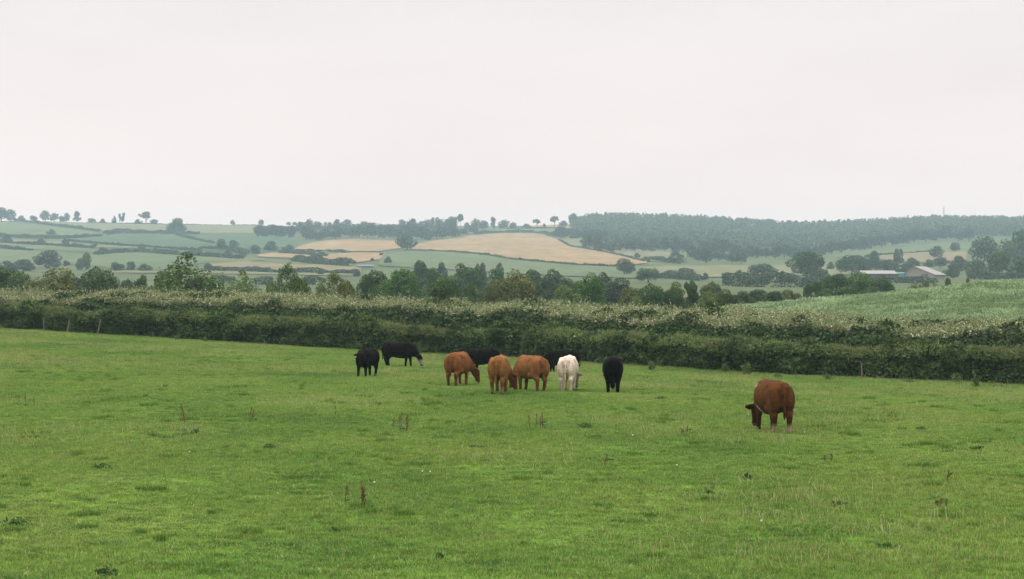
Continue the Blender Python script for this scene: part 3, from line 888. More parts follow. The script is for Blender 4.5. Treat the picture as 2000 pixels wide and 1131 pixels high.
# --- single trees scattered over the slopes and the valley
for a in [
 (795, 489, 455, 44, 'oak', DK, "large lone oak between the two corn fields"),
 (943, 499.5, 493.5, 18, 'bush', DK, "small dark dome bush on the lower edge of the great corn field"),
 (12, 474, 457, 24, 'bush', GY, "bushy tree at the left edge on the lower hillside"),
 (100, 459, 447, 18, 'bush', SC, "dim round bush in the middle of the hill pasture"),
 (81, 477, 465, 16, 'round', GY, "left one of two round trees on the thin hillside hedgerow"),
 (127, 481, 466, 16, 'round', GY, "right one of two round trees on the thin hillside hedgerow"),
 (200, 493, 482, 18, 'bush', GY, "squat bush at the right end of the hillside hedgerow"),
 (275, 491, 475, 15, 'round', GY, "round tree on the lower side of the blue green crop"),
 (303, 493, 483, 13, 'bush', SC, "low grey bush right of the crop side round tree"),
 (375, 496, 481, 14, 'bush', SC, "grey bush behind the pointed top of the great bush"),
 (432, 491, 466, 20, 'oak', SC, "hazy tree left of a pair on the scrubby slope"),
 (457, 488, 468, 22, 'oak', SC, "hazy tree right of a pair on the scrubby slope"),
 (445, 500, 488, 22, 'bush', SC, "low scrub bush beneath the hazy pair of trees"),
 (497, 496, 477, 24, 'bush', SC, "grey bush right of the hazy pair of trees"),
 (528, 490, 470, 30, 'bush', SC, "wide grey bush beside the smaller corn field"),
 (563, 490, 477, 26, 'bush', SC, "bush at the left tip of the smaller corn field"),
 (91, 524, 487, 52, 'round', GY, "big round crowned tree in the left valley"),
 (45, 530, 505, 50, 'bush', GY, "wide grey bush left of the big round valley tree"),
 (12, 530, 507, 36, 'bush', GY, "grey green bush at the left frame edge in the valley"),
 (130, 520, 508, 14, 'bush', GY, "small round shrub right of the big round valley tree"),
 (168, 528, 490, 22, 'oak', OL, "tall pale olive tree of the two tone valley pair"),
 (155, 528, 503, 17, 'round', BR, "short blue green tree of the two tone valley pair"),
 (229, 530, 511, 28, 'bush', DK, "leftmost bush in the valley row above the mown strip"),
 (255, 530, 509.5, 18, 'round', DK, "middle, tallest bush in the valley row above the mown strip"),
 (284, 530, 514, 32, 'bush', DK, "wide right bush in the valley row above the mown strip"),
 (405, 529, 513, 18, 'bush', DK, "dark bush at the left end of the dry tan pasture"),
 (626, 537, 526, 14, 'bush', DK, "small dark bush on the hedgerow under the tan pasture"),
 (697, 540, 526, 16, 'bush', GY, "grey shrub at the right end of the dry tan pasture"),
 (745, 500, 493, 10, 'bush', SC, "tiny bush beside the end of the corn strips"),
 (757, 515, 500, 17, 'bush', SC, "grey bush on the slope below the lone oak"),
 (727, 510, 503, 9, 'bush', GY, "tiny dark shrub by the grey sheds"),
 (1245, 505, 493, 12, 'round', GY, "small round tree at the tip of the great corn field"),
 (1263, 512, 500, 15, 'bush', GY, "bush right of the small round tree at the corn tip"),
 (1220, 537, 503.5, 44, 'oak', DK, "solitary dark oak standing in the meadow below the corn"),
 (1266, 552, 522, 52, 'oak', MD, "broad domed tree right of the solitary meadow oak"),
 (1340, 546, 521, 40, 'oak', GY, "grey round tree at the foot of the level meadow"),
 (1378, 546, 531, 14, 'bush', GY, "small shrub right of the grey round meadow tree"),
 (1442, 546, 526, 17, 'round', GY, "small upright tree left of the large willow"),
 (1487, 548, 512, 60, 'oak', GY, "large pale willow like tree at the meadow's right end"),
 (1530, 548, 527, 20, 'bush', DK, "dark shrub between the large willow and the massive tree"),
 (1575, 548, 488.5, 72, 'oak', DK, "massive broad dark tree left of the barns"),
 (1602, 550, 523, 40, 'oak', DK, "dark tree filling the gap right of the massive tree"),
 (1640, 553, 532, 40, 'bush', GY, "grey green bush under the wide dark tree"),
 (1545, 552, 533, 40, 'bush', DK, "dark bush at the left foot of the massive tree"),
 (1460, 554, 534, 36, 'bush', GY, "grey bush in front of the large willow like tree"),
 (1765, 536, 514, 30, 'bush', DK, "low dark bush between the shed roof and gabled barn"),
 (1720, 531, 508, 30, 'oak', DK, "dark tree filling behind the middle of the low shed"),
 (1645, 530, 507, 30, 'oak', GY, "grey tree left behind the wide dark tree"),
 (1622, 527, 511, 18, 'bush', GY, "small round bush right of the massive dark tree"),
 (1665, 538, 496, 60, 'oak', DK, "wide dark tree behind the bushes left of the barns"),
 (1708, 528, 488, 22, 'round', DK, "tall narrow tree behind the long low shed"),
 (1690, 536, 504, 34, 'oak', DK, "dark rounded tree at the left end of the long low shed"),
 (1740, 534, 505, 36, 'round', DK, "dark round tree behind the right half of the low shed"),
 (1755, 520, 484, 20, 'round', GY, "tall egg shaped tree against the tan stubble"),
 (1782, 528, 501, 34, 'round', DK, "dark round tree just left above the gabled barn"),
 (1827, 504, 479, 28, 'round', DK, "round tree between the stubble and slope meadow right of centre"),
 (1866, 492, 473, 20, 'round', GY, "round tree standing in the green slope meadow"),
 (1815, 522, 506, 26, 'bush', DK, "bush behind the roof ridge of the gabled barn"),
 (1838, 524, 501, 30, 'oak', GY, "grey green tree behind the right end of the gabled barn"),
 (1872, 532, 497, 36, 'oak', GY, "grey green tree right of the gabled barn"),
 (1860, 543, 514, 36, 'round', DK, "dark bush filling the gap right of the gabled barn"),
 (1922, 520, 461, 54, 'oak', DK, "tallest dark tree of the right hand clump"),
 (1905, 542, 505, 46, 'oak', DK, "tree at the left foot of the right hand clump"),
 (1965, 522, 465, 50, 'oak', MD, "broad green tree right of the tallest in the clump"),
 (1952, 544, 487, 50, 'oak', MD, "lighter green tree in front of the right hand clump"),
 (1994, 520, 446, 40, 'oak', DK, "tall tree cut by the right frame edge"),
 (1990, 545, 500, 50, 'oak', DK, "lower dark tree cut by the right frame edge"),
]: tree(*a[:7], group="scattered valley trees")

# --- bushes and trees close behind the thicket (their feet hidden)
for a in [
 (5, 0, 517, 90, 'bush', DK, "dark bush behind the thicket at the left frame edge", 240),
 (52, 0, 527, 80, 'bush', MD, "dark green bush second from the left behind the thicket", 235),
 (102, 0, 516, 118, 'bush', OL, "wide olive green bush behind the left thicket", 230),
 (152, 0, 537, 50, 'bush', GY, "greyish bush between the olive bush and the dark mound", 250),
 (192, 0, 518, 78, 'round', DK, "dark rounded mound of a tree behind the left thicket", 225),
 (275, 0, 533, 34, 'round', DK, "small dark round bush left of the great pointed bush", 215),
 (247, 0, 540, 30, 'bush', GY, "thin brownish bush beside the small dark round one", 225),
 (362, 0, 490, 145, 'peak', MD, "great pointed bush, tallest behind the thicket", 178),
 (325, 0, 520, 66, 'bush', MD, "left flank bush joined to the great pointed bush", 182),
 (395, 0, 534, 70, 'bush', MD, "right flank bush joined to the great pointed bush", 180),
 (472, 0, 524, 78, 'peak', LT, "soft light green sapling right of the great pointed bush", 205),
 (563, 0, 503, 72, 'peak', MD, "narrow pointed sapling with slim top behind the thicket", 175),
 (585, 0, 533, 44, 'bush', MD, "low bush at the right foot of the narrow pointed sapling", 177),
 (538, 0, 541, 40, 'bush', LT, "light low bush at the left foot of the narrow pointed sapling", 178),
 (653, 0, 521, 70, 'peak', OL, "olive pointed sapling left of the dark pair of trees", 180),
 (680, 0, 541, 44, 'bush', OL, "olive low bush at the right foot of the olive sapling", 183),
 (628, 0, 546, 36, 'bush', LT, "light low bush at the left foot of the olive sapling", 182),
 (728, 0, 524, 58, 'round', DK, "left tree of the dark round pair behind the thicket", 240),
 (784, 0, 521, 78, 'oak', BR, "right, larger tree of the dark round pair behind the thicket", 225),
 (820, 0, 503, 44, 'oak', DK, "tall grey green tree rising behind the dark round pair", 420),
 (864, 0, 507, 20, 'round', GY, "small far round tree above the row of bushes", 560),
 (862, 0, 533, 78, 'bush', MD, "mid green bush right of the dark round pair", 215),
 (848, 0, 520, 40, 'bush', DK, "dark bush between the tall tree and the row", 380),
 (900, 0, 512, 40, 'oak', DK, "dark tree in the valley row left of the olive tree", 400),
 (925, 0, 518, 46, 'oak', DK, "second dark tree in the valley row near the olive tree", 390),
 (938, 0, 511, 22, 'round', GY, "grey treetop showing over the valley row", 520),
 (965, 0, 522, 44, 'oak', DK, "third dark tree in the valley row touching the olive tree", 360),
 (975, 0, 511, 16, 'round', GY, "small grey treetop left of the olive tree", 540),
 (925, 0, 548, 44, 'bush', MD, "low green bush left of the olive tree", 225),
 (1005, 0, 523, 92, 'oak', OL, "broad olive tree in the middle behind the thicket", 220),
 (958, 0, 552, 40, 'bush', OL, "yellow olive bush at the left foot of the broad olive tree", 218),
 (1040, 0, 521, 46, 'oak', DK, "dark tree behind the right side of the broad olive tree", 380),
 (1080, 0, 523, 44, 'oak', DK, "dark flat tree right of the broad olive tree", 390),
 (1062, 0, 534, 46, 'round', GY, "grey round bush in front of the dark flat tree", 300),
 (1103, 0, 540, 50, 'bush', GY, "grey bush left of the rich green tree", 290),
 (1150, 0, 529, 62, 'oak', BR, "rich green rounded tree standing out in the middle", 225),
 (1175, 0, 530, 30, 'bush', GY, "grey bush showing right of the rich green tree", 370),
 (1112, 0, 553, 60, 'bush', LT, "light green low bush at the left foot of the rich green tree", 215),
 (1205, 0, 537, 66, 'bush', GY, "wide grey green bush under the solitary oak", 300),
 (1232, 0, 556, 50, 'bush', OL, "olive bush left of the dark bush in the middle", 215),
 (1275, 0, 551, 62, 'round', DK, "very dark round bush right of middle behind the thicket", 205),
 (1315, 0, 562, 40, 'round', DK, "dark low bush right of the very dark round one", 205),
 (1238, 0, 573, 30, 'bush', LT, "small light bush in front of the very dark round one", 190),
 (1354, 0, 546, 28, 'slim', DK, "dark upright column shaped tree", 215),
 (1320, 0, 545, 40, 'bush', OL, "brownish olive bush left of the column shaped tree", 260),
 (1385, 0, 553, 40, 'bush', OL, "olive bush right of the column shaped tree", 240),
 (1378, 0, 566, 36, 'bush', LT, "light green low bush in front of the olive one", 205),
 (1412, 0, 561, 44, 'bush', OL, "wide olive bush above the left end of the crop", 235),
 (1395, 0, 546, 34, 'round', DK, "dark round bush behind the wide olive one", 320),
 (1447, 0, 566, 40, 'bush', MD, "mid green bush over the crop's left end", 235),
 (1478, 0, 563, 38, 'round', DK, "dark round bush over the crop's left end", 240),
 (1510, 0, 566, 40, 'bush', DK, "dark low bush right of the round one over the crop", 245),
 (1545, 0, 563, 40, 'bush', OL, "olive low bush on the far edge of the crop", 250),
 (1588, 0, 548, 36, 'round', DK, "dark bush at the left end of the mass beside the crop", 262),
 (1632, 0, 533, 66, 'oak', DK, "big dark bush in the mass between crop and barns", 280),
 (1678, 0, 530, 60, 'oak', BR, "rich green bush topping the mass between crop and barns", 285),
 (1722, 0, 539, 54, 'oak', DK, "dark right hand bush of the mass in front of the low shed", 285),
 (1650, 0, 557, 50, 'bush', MD, "low front bush of the mass between crop and barns", 262),
 (1606, 0, 561, 44, 'bush', MD, "low green bush at the left front of that dark mass", 258),
 (1700, 0, 556, 60, 'bush', DK, "low dark bush at the right front of that dark mass", 270),
 (1783, 0, 553, 36, 'bush', OL, "brownish bush on the strip in front of the barns", 330),
 (1809, 0, 546, 20, 'round', OL, "small round shrub in front of the gabled barn", 330),
 (1851, 0, 539, 26, 'cone', MD, "small conical bush right of the gabled barn on the crop edge", 320),
 (1890, 0, 540, 22, 'cone', MD, "second small conical bush further right on the crop edge", 320),
 (1830, 0, 551, 24, 'bush', OL, "low brown bush between small shrub and conical bush", 325),
]: tree(*a[:7], group="bushes beyond the thicket", Y=a[7], name="bush" if a[4] == 'bush' else "tree", cat="bush" if a[4] == 'bush' else "tree")

# --- broadleaf trees along the lower edge of the forest
LOWW = "broadleaf trees along the lower edge of the forest"
r = np.random.default_rng(5)
low = [(1098, 467), (1112, 466), (1128, 467), (1145, 468), (1150, 489), (1168, 493), (1186, 493), (1160, 478), (1178, 478), (1205, 490), (1222, 491), (1240, 491), (1256, 491), (1278, 491), (1298, 492), (1318, 493), (1334, 494), (1352, 506), (1345, 492), (1370, 509), (1388, 497), (1372, 494), (1402, 494), (1380, 514), (1322, 515), (1404, 510), (1416, 497), (1430, 514), (1448, 516), (1436, 500), (1462, 503), (1478, 505), (1496, 504), (1514, 505), (1532, 503), (1550, 506), (1572, 505), (1590, 502), (1606, 500), (1624, 497), (1644, 494), (1662, 491), (1682, 489), (1702, 486), (1722, 483), (1744, 480), (1766, 476), (1786, 473), (1808, 472), (1830, 470), (1850, 470), (1872, 471), (1892, 472)]
for x, b in low:
    tree(x, b, b - r.uniform(20, 31), r.uniform(22, 34), ['oak', 'round'][r.integers(2)], GY if r.random() < 0.75 else (0.062, 0.088, 0.045), "hazy broadleaf tree at the foot of the wooded ridge", group=LOWW)
tree(1440, 497, 478, 30, 'oak', (0.105, 0.085, 0.045), "tree with brownish crown at the foot of the wooded ridge", group="scattered valley trees")

# --- the conifer forest on the ridge: one mass nobody could count
def forest():
    parts = []
    r = np.random.default_rng(99)
    cone_n = 64
    n = 0
    while n < 3400:
        px = r.uniform(1118, 2120)
        Y = r.uniform(1650, 2480)
        X = (px - 1000) / F * Y
        z = gz(X, Y)
        py = HOR + (CAMZ - z) * F / Y
        low_line = np.interp(px, [1118, 1200, 1400, 1560, 1700, 1800, 1900, 2120], [455, 478, 486, 490, 478, 466, 464, 462])
        if py > low_line: continue
        conifer = r.random() < (0.42 if py < low_line - 26 else 0.2)
        h = r.uniform(11.5, 15) if conifer else r.uniform(10, 14)
        if px < 1150: h *= 0.95
        rad = h * (0.27 if conifer else 0.42)
        m = cone_n
        e = r.random(m) ** 0.7
        if conifer: prof = (1 - e) * 1.0 + 0.06
        else: prof = np.sqrt(np.maximum(0, 1 - (2 * (0.25 + 0.75 * e) - 1) ** 2))
        a = r.random(m) * 6.283
        rr = rad * prof * r.uniform(0.75, 1.1, m)
        P = np.stack([X + rr * np.cos(a), Y + rr * np.sin(a), z + 0.04 * h + 0.96 * h * e], 1)
        d = np.stack([np.cos(a), np.sin(a), np.full(m, 1.1)], 1)
        Nl = unit(unit(d) * 0.8 + rdirs(m, r) * 0.6)
        parts.append(leaf_arrays(P, Nl, r.uniform(0.7, 1.25, m) * (1.0 if conifer else 1.3), 0.6, r))
        n += 1
    V, Fc = join_arrays(parts)
    mat = leaf_mat("forest_leaf", [(0.0, (0.050, 0.082, 0.045)), (0.6, (0.072, 0.112, 0.056)), (1.0, (0.10, 0.14, 0.068))], patch=(0.100, 0.135, 0.062), patch_scale=0.02, trans=0.1)
    o = link_mesh("forest", mesh_np("forest", V, Fc, [mat]))
    tag(o, "dark hazy conifer forest covering the ridge on the right", "forest", kind="stuff")
forest()

# ------------------------------------------------------------------ farm buildings and mast
def box_arrays(x0, x1, y0, y1, z0, z1):
    V = np.array([(x, y, z) for z in (z0, z1) for y in (y0, y1) for x in (x0, x1)], float)
    Fc = np.array([(0, 2, 3, 1), (4, 5, 7, 6), (0, 1, 5, 4), (2, 6, 7, 3), (0, 4, 6, 2), (1, 3, 7, 5)])
    return V, Fc

def prism(poly, y0, y1):
    """polygon in local XZ extruded along local Y -> bmesh mesh data."""
    bm = bmesh.new()
    a = [bm.verts.new((x, y0, z)) for x, z in poly]
    b = [bm.verts.new((x, y1, z)) for x, z in poly]
    bm.faces.new(a); bm.faces.new(list(reversed(b)))
    n = len(poly)
    for i in range(n): bm.faces.new((a[i], b[i], b[(i + 1) % n], a[(i + 1) % n]))
    bmesh.ops.recalc_face_normals(bm, faces=bm.faces)
    return bm
def bm_obj(name, bm, mat, parent):
    me = bpy.data.meshes.new(name); bm.to_mesh(me); bm.free(); me.materials.append(mat)
    return link_mesh(name, me, parent)

M_STONE = plain_mat("rubble_stone", (0.21, 0.192, 0.158), (0.29, 0.268, 0.225), 1.5, 0.95, False)
M_SHEETROOF = plain_mat("fibre_cement_roof", (0.20, 0.196, 0.190), (0.29, 0.282, 0.272), 0.7, 0.8, False, (1, 6, 1))
M_RUSTROOF = plain_mat("reddish_roof", (0.30, 0.20, 0.16), (0.40, 0.29, 0.24), 0.8, 0.85, False)
M_BLUE_P = plain_mat("blue_paint", (0.035, 0.15, 0.33), (0.05, 0.19, 0.38), 1.0, 0.6, False)
M_TEAL_P = plain_mat("teal_cladding", (0.06, 0.16, 0.13), (0.08, 0.19, 0.15), 1.0, 0.7, False)
M_DKWALL = plain_mat("dark_boards", (0.07, 0.062, 0.055), (0.11, 0.10, 0.09), 1.5, 0.9, False, (4, 4, 0.4))
M_GREYROOF = plain_mat("slate_grey", (0.11, 0.125, 0.13), (0.16, 0.175, 0.18), 0.8, 0.8, False)
M_STEEL = plain_mat("galvanised_steel", (0.18, 0.19, 0.2), (0.28, 0.29, 0.3), 2.0, 0.6, False)

def barn_at(px, py): return solve(px, py, 420)

# gabled barn
X, Y, z = barn_at(1797, 547)
s = Y / F
b1 = empty("barn", (X, Y, z - 0.5), R(-40))
tag(b1, "stone gabled barn with pale sheet roof beside the right hand trees", "barn", "farm buildings in the valley")
W = 30 * s; D = 46 * s; hl = 15.0 * s + .5; ha = 26 * s + .5; hr = 10.5 * s + .5
xa = -W + 0.62 * W
bm_obj("wall", prism([(-W, 0), (W, 0), (W, hr), (xa, ha), (-W, hl)], 0, D), M_STONE, b1)
def slab(p, q, t, y0, y1):
    (x0, z0), (x1, z1) = p, q
    return prism([(x0, z0), (x1, z1), (x1, z1 + t), (x0, z0 + t)], y0, y1)
ov = 0.35
def ext(p, q, e):
    d = Vector((q[0] - p[0], q[1] - p[1])).normalized() * e
    return (q[0] + d.x, q[1] + d.y)
rf = bm_obj("roof", slab((xa, ha + 0.02), ext((xa, ha), (W, hr), 0.6), 0.2, -ov, D + ov), M_SHEETROOF, b1)
bm_obj("roof", slab(ext((xa, ha), (-W, hl), 0.5), (xa - 0.01, ha + 0.02), 0.2, -ov, D + ov), M_SHEETROOF, b1)
bm_obj("side_cladding", prism([(-W - 1.1, 0), (-W - 0.02, 0), (-W - 0.02, hl - 0.1), (-W - 1.1, hl - 0.25)], -0.25, 0.9), M_BLUE_P, b1)
m = box_arrays(W * 0.1, W * 0.55, -0.06, 0.05, 0.5, 3.0)
link_mesh("doorway", mesh_np("doorway", *m, [M_DKWALL]), b1)

# long low shed
X, Y, z = barn_at(1722, 545)
s = Y / F
b2 = empty("shed", (X, Y, z - 0.5), R(-4))
tag(b2, "long low shed with pale roof left of the gabled barn", "shed", "farm buildings in the valley")
W = 36 * s; D = 9
hb = 9.5 * s + 0.5; ht = 17 * s + 0.5
bm_obj("wall", prism([(0, 0), (D, 0), (D, ht - 0.3), (0, hb)], -W, W * 0.82), M_DKWALL, b2)
bm_obj("roof", slab((-0.5, hb + 0.03), (D + 0.3, ht - 0.2), 0.18, -W - 0.4, W * 0.84), M_SHEETROOF, b2)
bm_obj("end_wall", prism([(-0.1, 0), (D, 0), (D, hb + 1.0), (-0.1, hb + 0.3)], W * 0.86, W * 1.32), M_TEAL_P, b2)
for c in b2.children: c.rotation_euler = (0, 0, R(90)); 
for c in b2.children: c.location = (0, 0, 0)
# the shed's prisms run along local Y; turned so that they run along the picture with the low eave in front
for c in b2.children: c.rotation_euler = (0, 0, R(90)); c.scale = (1, -1, 1)

X, Y, z = barn_at(1846, 543)
s = Y / F
b3 = empty("outbuilding", (X + 2, Y + 14, z - 0.5), R(-20))
tag(b3, "small outbuilding with reddish roof right behind the gabled barn", "shed", "farm buildings in the valley")
W = 12 * s
bm_obj("wall", prism([(-W, 0), (W, 0), (W, 11 * s), (-W, 12 * s)], 0, 7), M_STONE, b3)
bm_obj("roof", slab((-W - .3, 12.1 * s), (W + .3, 11.05 * s), 0.25, -0.4, 7.4), M_RUSTROOF, b3)

def small_house(px, py, wpx, hpx, label, rz, name, wallm, roofm):
    X, Y, z = solve(px, py)
    s = Y / F
    o = empty(name, (X, Y, z - 0.4), R(rz))
    tag(o, label, "house" if name == "farmhouse" else "shed", "farm buildings in the valley")
    W = wpx / 2 * s; h = hpx * s
    bm_obj("wall", prism([(0, 0), (6, 0), (6, h * 0.6), (3, h * 0.97), (0, h * 0.6)], -W, W), wallm, o)
    bm_obj("roof", slab((-0.35, h * 0.55), (3, h), 0.2, -W - .3, W + .3), roofm, o)
    bm_obj("roof", slab((3.01, h), (6.35, h * 0.55), 0.2, -W - .3, W + .3), roofm, o)
    for c in o.children: c.rotation_euler = (0, 0, R(-90))
    for c in o.children: c.location = (0, 6, 0)
    return o
M_WHITEW = plain_mat("limewash", (0.45, 0.44, 0.42), (0.55, 0.54, 0.52), 1.0, 0.9, False)
small_house(476, 527, 20, 9, "small grey roofed house by the hedge under the tan pasture", 0, "farmhouse", M_WHITEW, M_GREYROOF)
small_house(713, 523, 30, 7, "low grey green shed row at the end of the corn strips", 3, "farm_shed", M_TEAL_P, M_GREYROOF)

# mast on the wooded ridge
px, Y = 1843.5, 2350.0
X = (px - 1000) / F * Y; z = gz(X, Y)
ztop = CAMZ - (404.5 - HOR) * Y / F
mast = empty("radio_mast", (X, Y, z))
tag(mast, "thin lattice mast sticking up above the forest skyline", "mast")
H = ztop - z
parts = []
for sx, sy in ((-1, -1), (1, -1), (1, 1), (-1, 1)):
    parts.append(tube_arrays([(sx * 1.0, sy * 1.0, 0), (sx * 0.3, sy * 0.3, H)], [0.14, 0.12], 5))
for k in range(12):
    w0 = 1.0 - 0.7 * k / 12; w1 = 1.0 - 0.7 * (k + 1) / 12; a, b = H * k / 12, H * (k + 1) / 12
    for (x0, y0, x1, y1) in ((-1, -1, 1, -1), (1, -1, 1, 1), (1, 1, -1, 1), (-1, 1, -1, -1)):
        parts.append(tube_arrays([(x0 * w0, y0 * w0, a), (x1 * w1, y1 * w1, b)], [0.07, 0.07], 4))
link_mesh("lattice_tower", mesh_np("lattice_tower", *join_arrays(parts), [M_STEEL]), mast)
link_mesh("aerial", mesh_np("aerial", *tube_arrays([(0, 0, H), (0, 0, H + 3.2)], [0.12, 0.06], 5), [M_STEEL]), mast)
link_mesh("cross_arm", mesh_np("cross_arm", *tube_arrays([(-1.6, 0, H * 0.9), (1.6, 0, H * 0.9)], [0.16, 0.16], 5), [M_STEEL]), mast)
link_mesh("cross_arm", mesh_np("cross_arm", *tube_arrays([(-1.3, 0, H * 0.78), (1.3, 0, H * 0.78)], [0.14, 0.14], 5), [M_STEEL]), mast)

# ------------------------------------------------------------------ the crop on the rising ground at the right
def crop():
    r = np.random.default_rng(3)
    n = 120000
    px = r.uniform(1330, 2200, n); Y = r.uniform(112, 205, n) ** 1.0
    X = (px - 1000) / F * Y
    y1 = np.interp(px, H1PX, H1Y)
    # stops at the thicket and follows its own left edge
    keep = (Y > y1 + 20.5) & (Y < 200 + 4 * vnoise(X * 0.2, X * 0, seed=2)) & (px > 1345 + 25 * (Y - 150) / 40)
    X, Y = X[keep], Y[keep]; n = len(X)
    z = ground_z(X, Y)
    lx = 1.5 * vnoise(X * 0.35, Y * 0.25, seed=14) + 0.35 * vnoise(X * 1.1, Y * 0.9, seed=15) + 0.25
    ly = 1.3 * vnoise(X * 0.3, Y * 0.3, seed=16) - 0.15
    hgt = 0.38 * (1 + 0.35 * vnoise(X * 0.3, Y * 0.3, seed=17) + 0.3 * vnoise(X * 1.0, Y * 0.8, seed=18)) * r.uniform(0.7, 1.25, n)
    base = np.stack([X, Y, z - 0.02], 1)
    lean = np.stack([lx + r.normal(0, 0.25, n), ly + r.normal(0, 0.25, n), np.ones(n)], 1)
    tip = base + unit(lean) * hgt[:, None]
    dropd = np.stack([lx * 0.35 + r.normal(0, .1, n), ly * 0.35 + r.normal(0, .1, n), np.full(n, -0.05)], 1)
    end = tip + dropd * hgt[:, None]
    wv = unit(np.stack([r.normal(size=n), r.normal(size=n), 0.2 * r.normal(size=n)], 1)) * (0.045 * r.uniform(0.6, 1.5, n))[:, None]
    V = np.stack([base - wv * 0.6, base + wv * 0.6, tip + wv, tip - wv, end], 1).reshape(-1, 3)
    o = np.arange(n)[:, None] * 5
    Fc = np.concatenate([o + np.array([[0, 1, 2, 3]]), o + np.array([[3, 2, 4, 4]])])
    # quads plus tips as narrow quads
    V2 = V.reshape(n, 5, 3)
    V6 = np.concatenate([V2[:, :4], V2[:, 4:5] - wv[:, None] * 0.25, V2[:, 4:5] + wv[:, None] * 0.25], 1).reshape(-1, 3)
    o = np.arange(n)[:, None] * 6
    Fc = np.concatenate([o + np.array([[0, 1, 2, 3]]), o + np.array([[3, 2, 5, 4]])])
    ob = link_mesh("crop", mesh_np("crop", V6, Fc, [M_CROP]))
    tag(ob, "blue green leafy crop covering the rising ground at the right", "crop", kind="stuff")
    # ground sheet under it
    P = []
    ys = np.linspace(0, 1, 40); us = np.linspace(1330, 2300, 90)
    for u in us:
        ya = np.interp(u, H1PX, H1Y) + 20
        for t in ys:
            yy = ya + (206 - ya) * t
            xx = (u - 1000) / F * yy
            P.append((xx, yy, gz(xx, yy) + 0.03))
    me = mesh_np("crop_field", np.array(P), grid_faces(len(us), len(ys)), [M_CROPSOIL], smooth=True)
    tag(link_mesh("crop_field", me), kind="structure")
crop()

# ------------------------------------------------------------------ cattle
def coat_mat(name, dark_boost=1.0):
    m, nt, b = new_mat(name)
    at = N(nt, "ShaderNodeVertexColor"); at.layer_name = "coat"
    f = noise(nt, 26.0, 4.0, 0.7, False, (0.5, 1, 1))
    v = ramp(nt, f, [(0.3, (0.58, 0.56, 0.55)), (0.7, (1.40, 1.38, 1.35))])
    c = mix(nt, 1.0, at.outputs[0], v, 'MULTIPLY')
    f2 = noise(nt, 4.0, 3.0, 0.6, False)
    v2 = ramp(nt, f2, [(0.32, (0.74, 0.71, 0.68)), (0.68, (1.2, 1.2, 1.2))])
    c = mix(nt, 1.0, c, v2, 'MULTIPLY')
    nt.links.new(c, b.inputs["Base Color"])
    b.inputs["Roughness"].default_value = 0.75
    b.inputs["Specular IOR Level"].default_value = 0.02
    bp = N(nt, "ShaderNodeBump"); bp.inputs["Strength"].default_value = 0.35; bp.inputs["Distance"].default_value = 0.01
    nt.links.new(f, bp.inputs["Height"]); nt.links.new(bp.outputs[0], b.inputs["Normal"])
    return m
M_COAT = coat_mat("cattle_coat")
M_EYE = plain_mat("dark_eye", (0.006, 0.005, 0.004), (0.012, 0.01, 0.008), 5, 0.2, False)
M_TAG = plain_mat("yellow_tag", (0.55, 0.30, 0.03), (0.62, 0.36, 0.05), 5, 0.5, False)

def ellip_arrays(c, rad, rot=None, k=10):
    c = np.array(c, float)
    path = [(0, 0, t) for t in np.sin(np.linspace(-math.pi / 2 * 0.97, math.pi / 2 * 0.97, k))]
    rr = [max(math.sqrt(max(0, 1 - p[2] ** 2)), 0.03) for p in path]
    V, q = tube_arrays(path, rr, 12)
    V = V * np.array(rad, float)
    if rot is not None: V = V @ np.array(rot).T
    return V + c, q

def rotz(P, a, pivot):
    P = np.array(P, float) - pivot
    c_, s_ = math.cos(a), math.sin(a)
    return np.stack([P[..., 0] * c_ - P[..., 1] * s_, P[..., 0] * s_ + P[..., 1] * c_, P[..., 2]], -1) + pivot

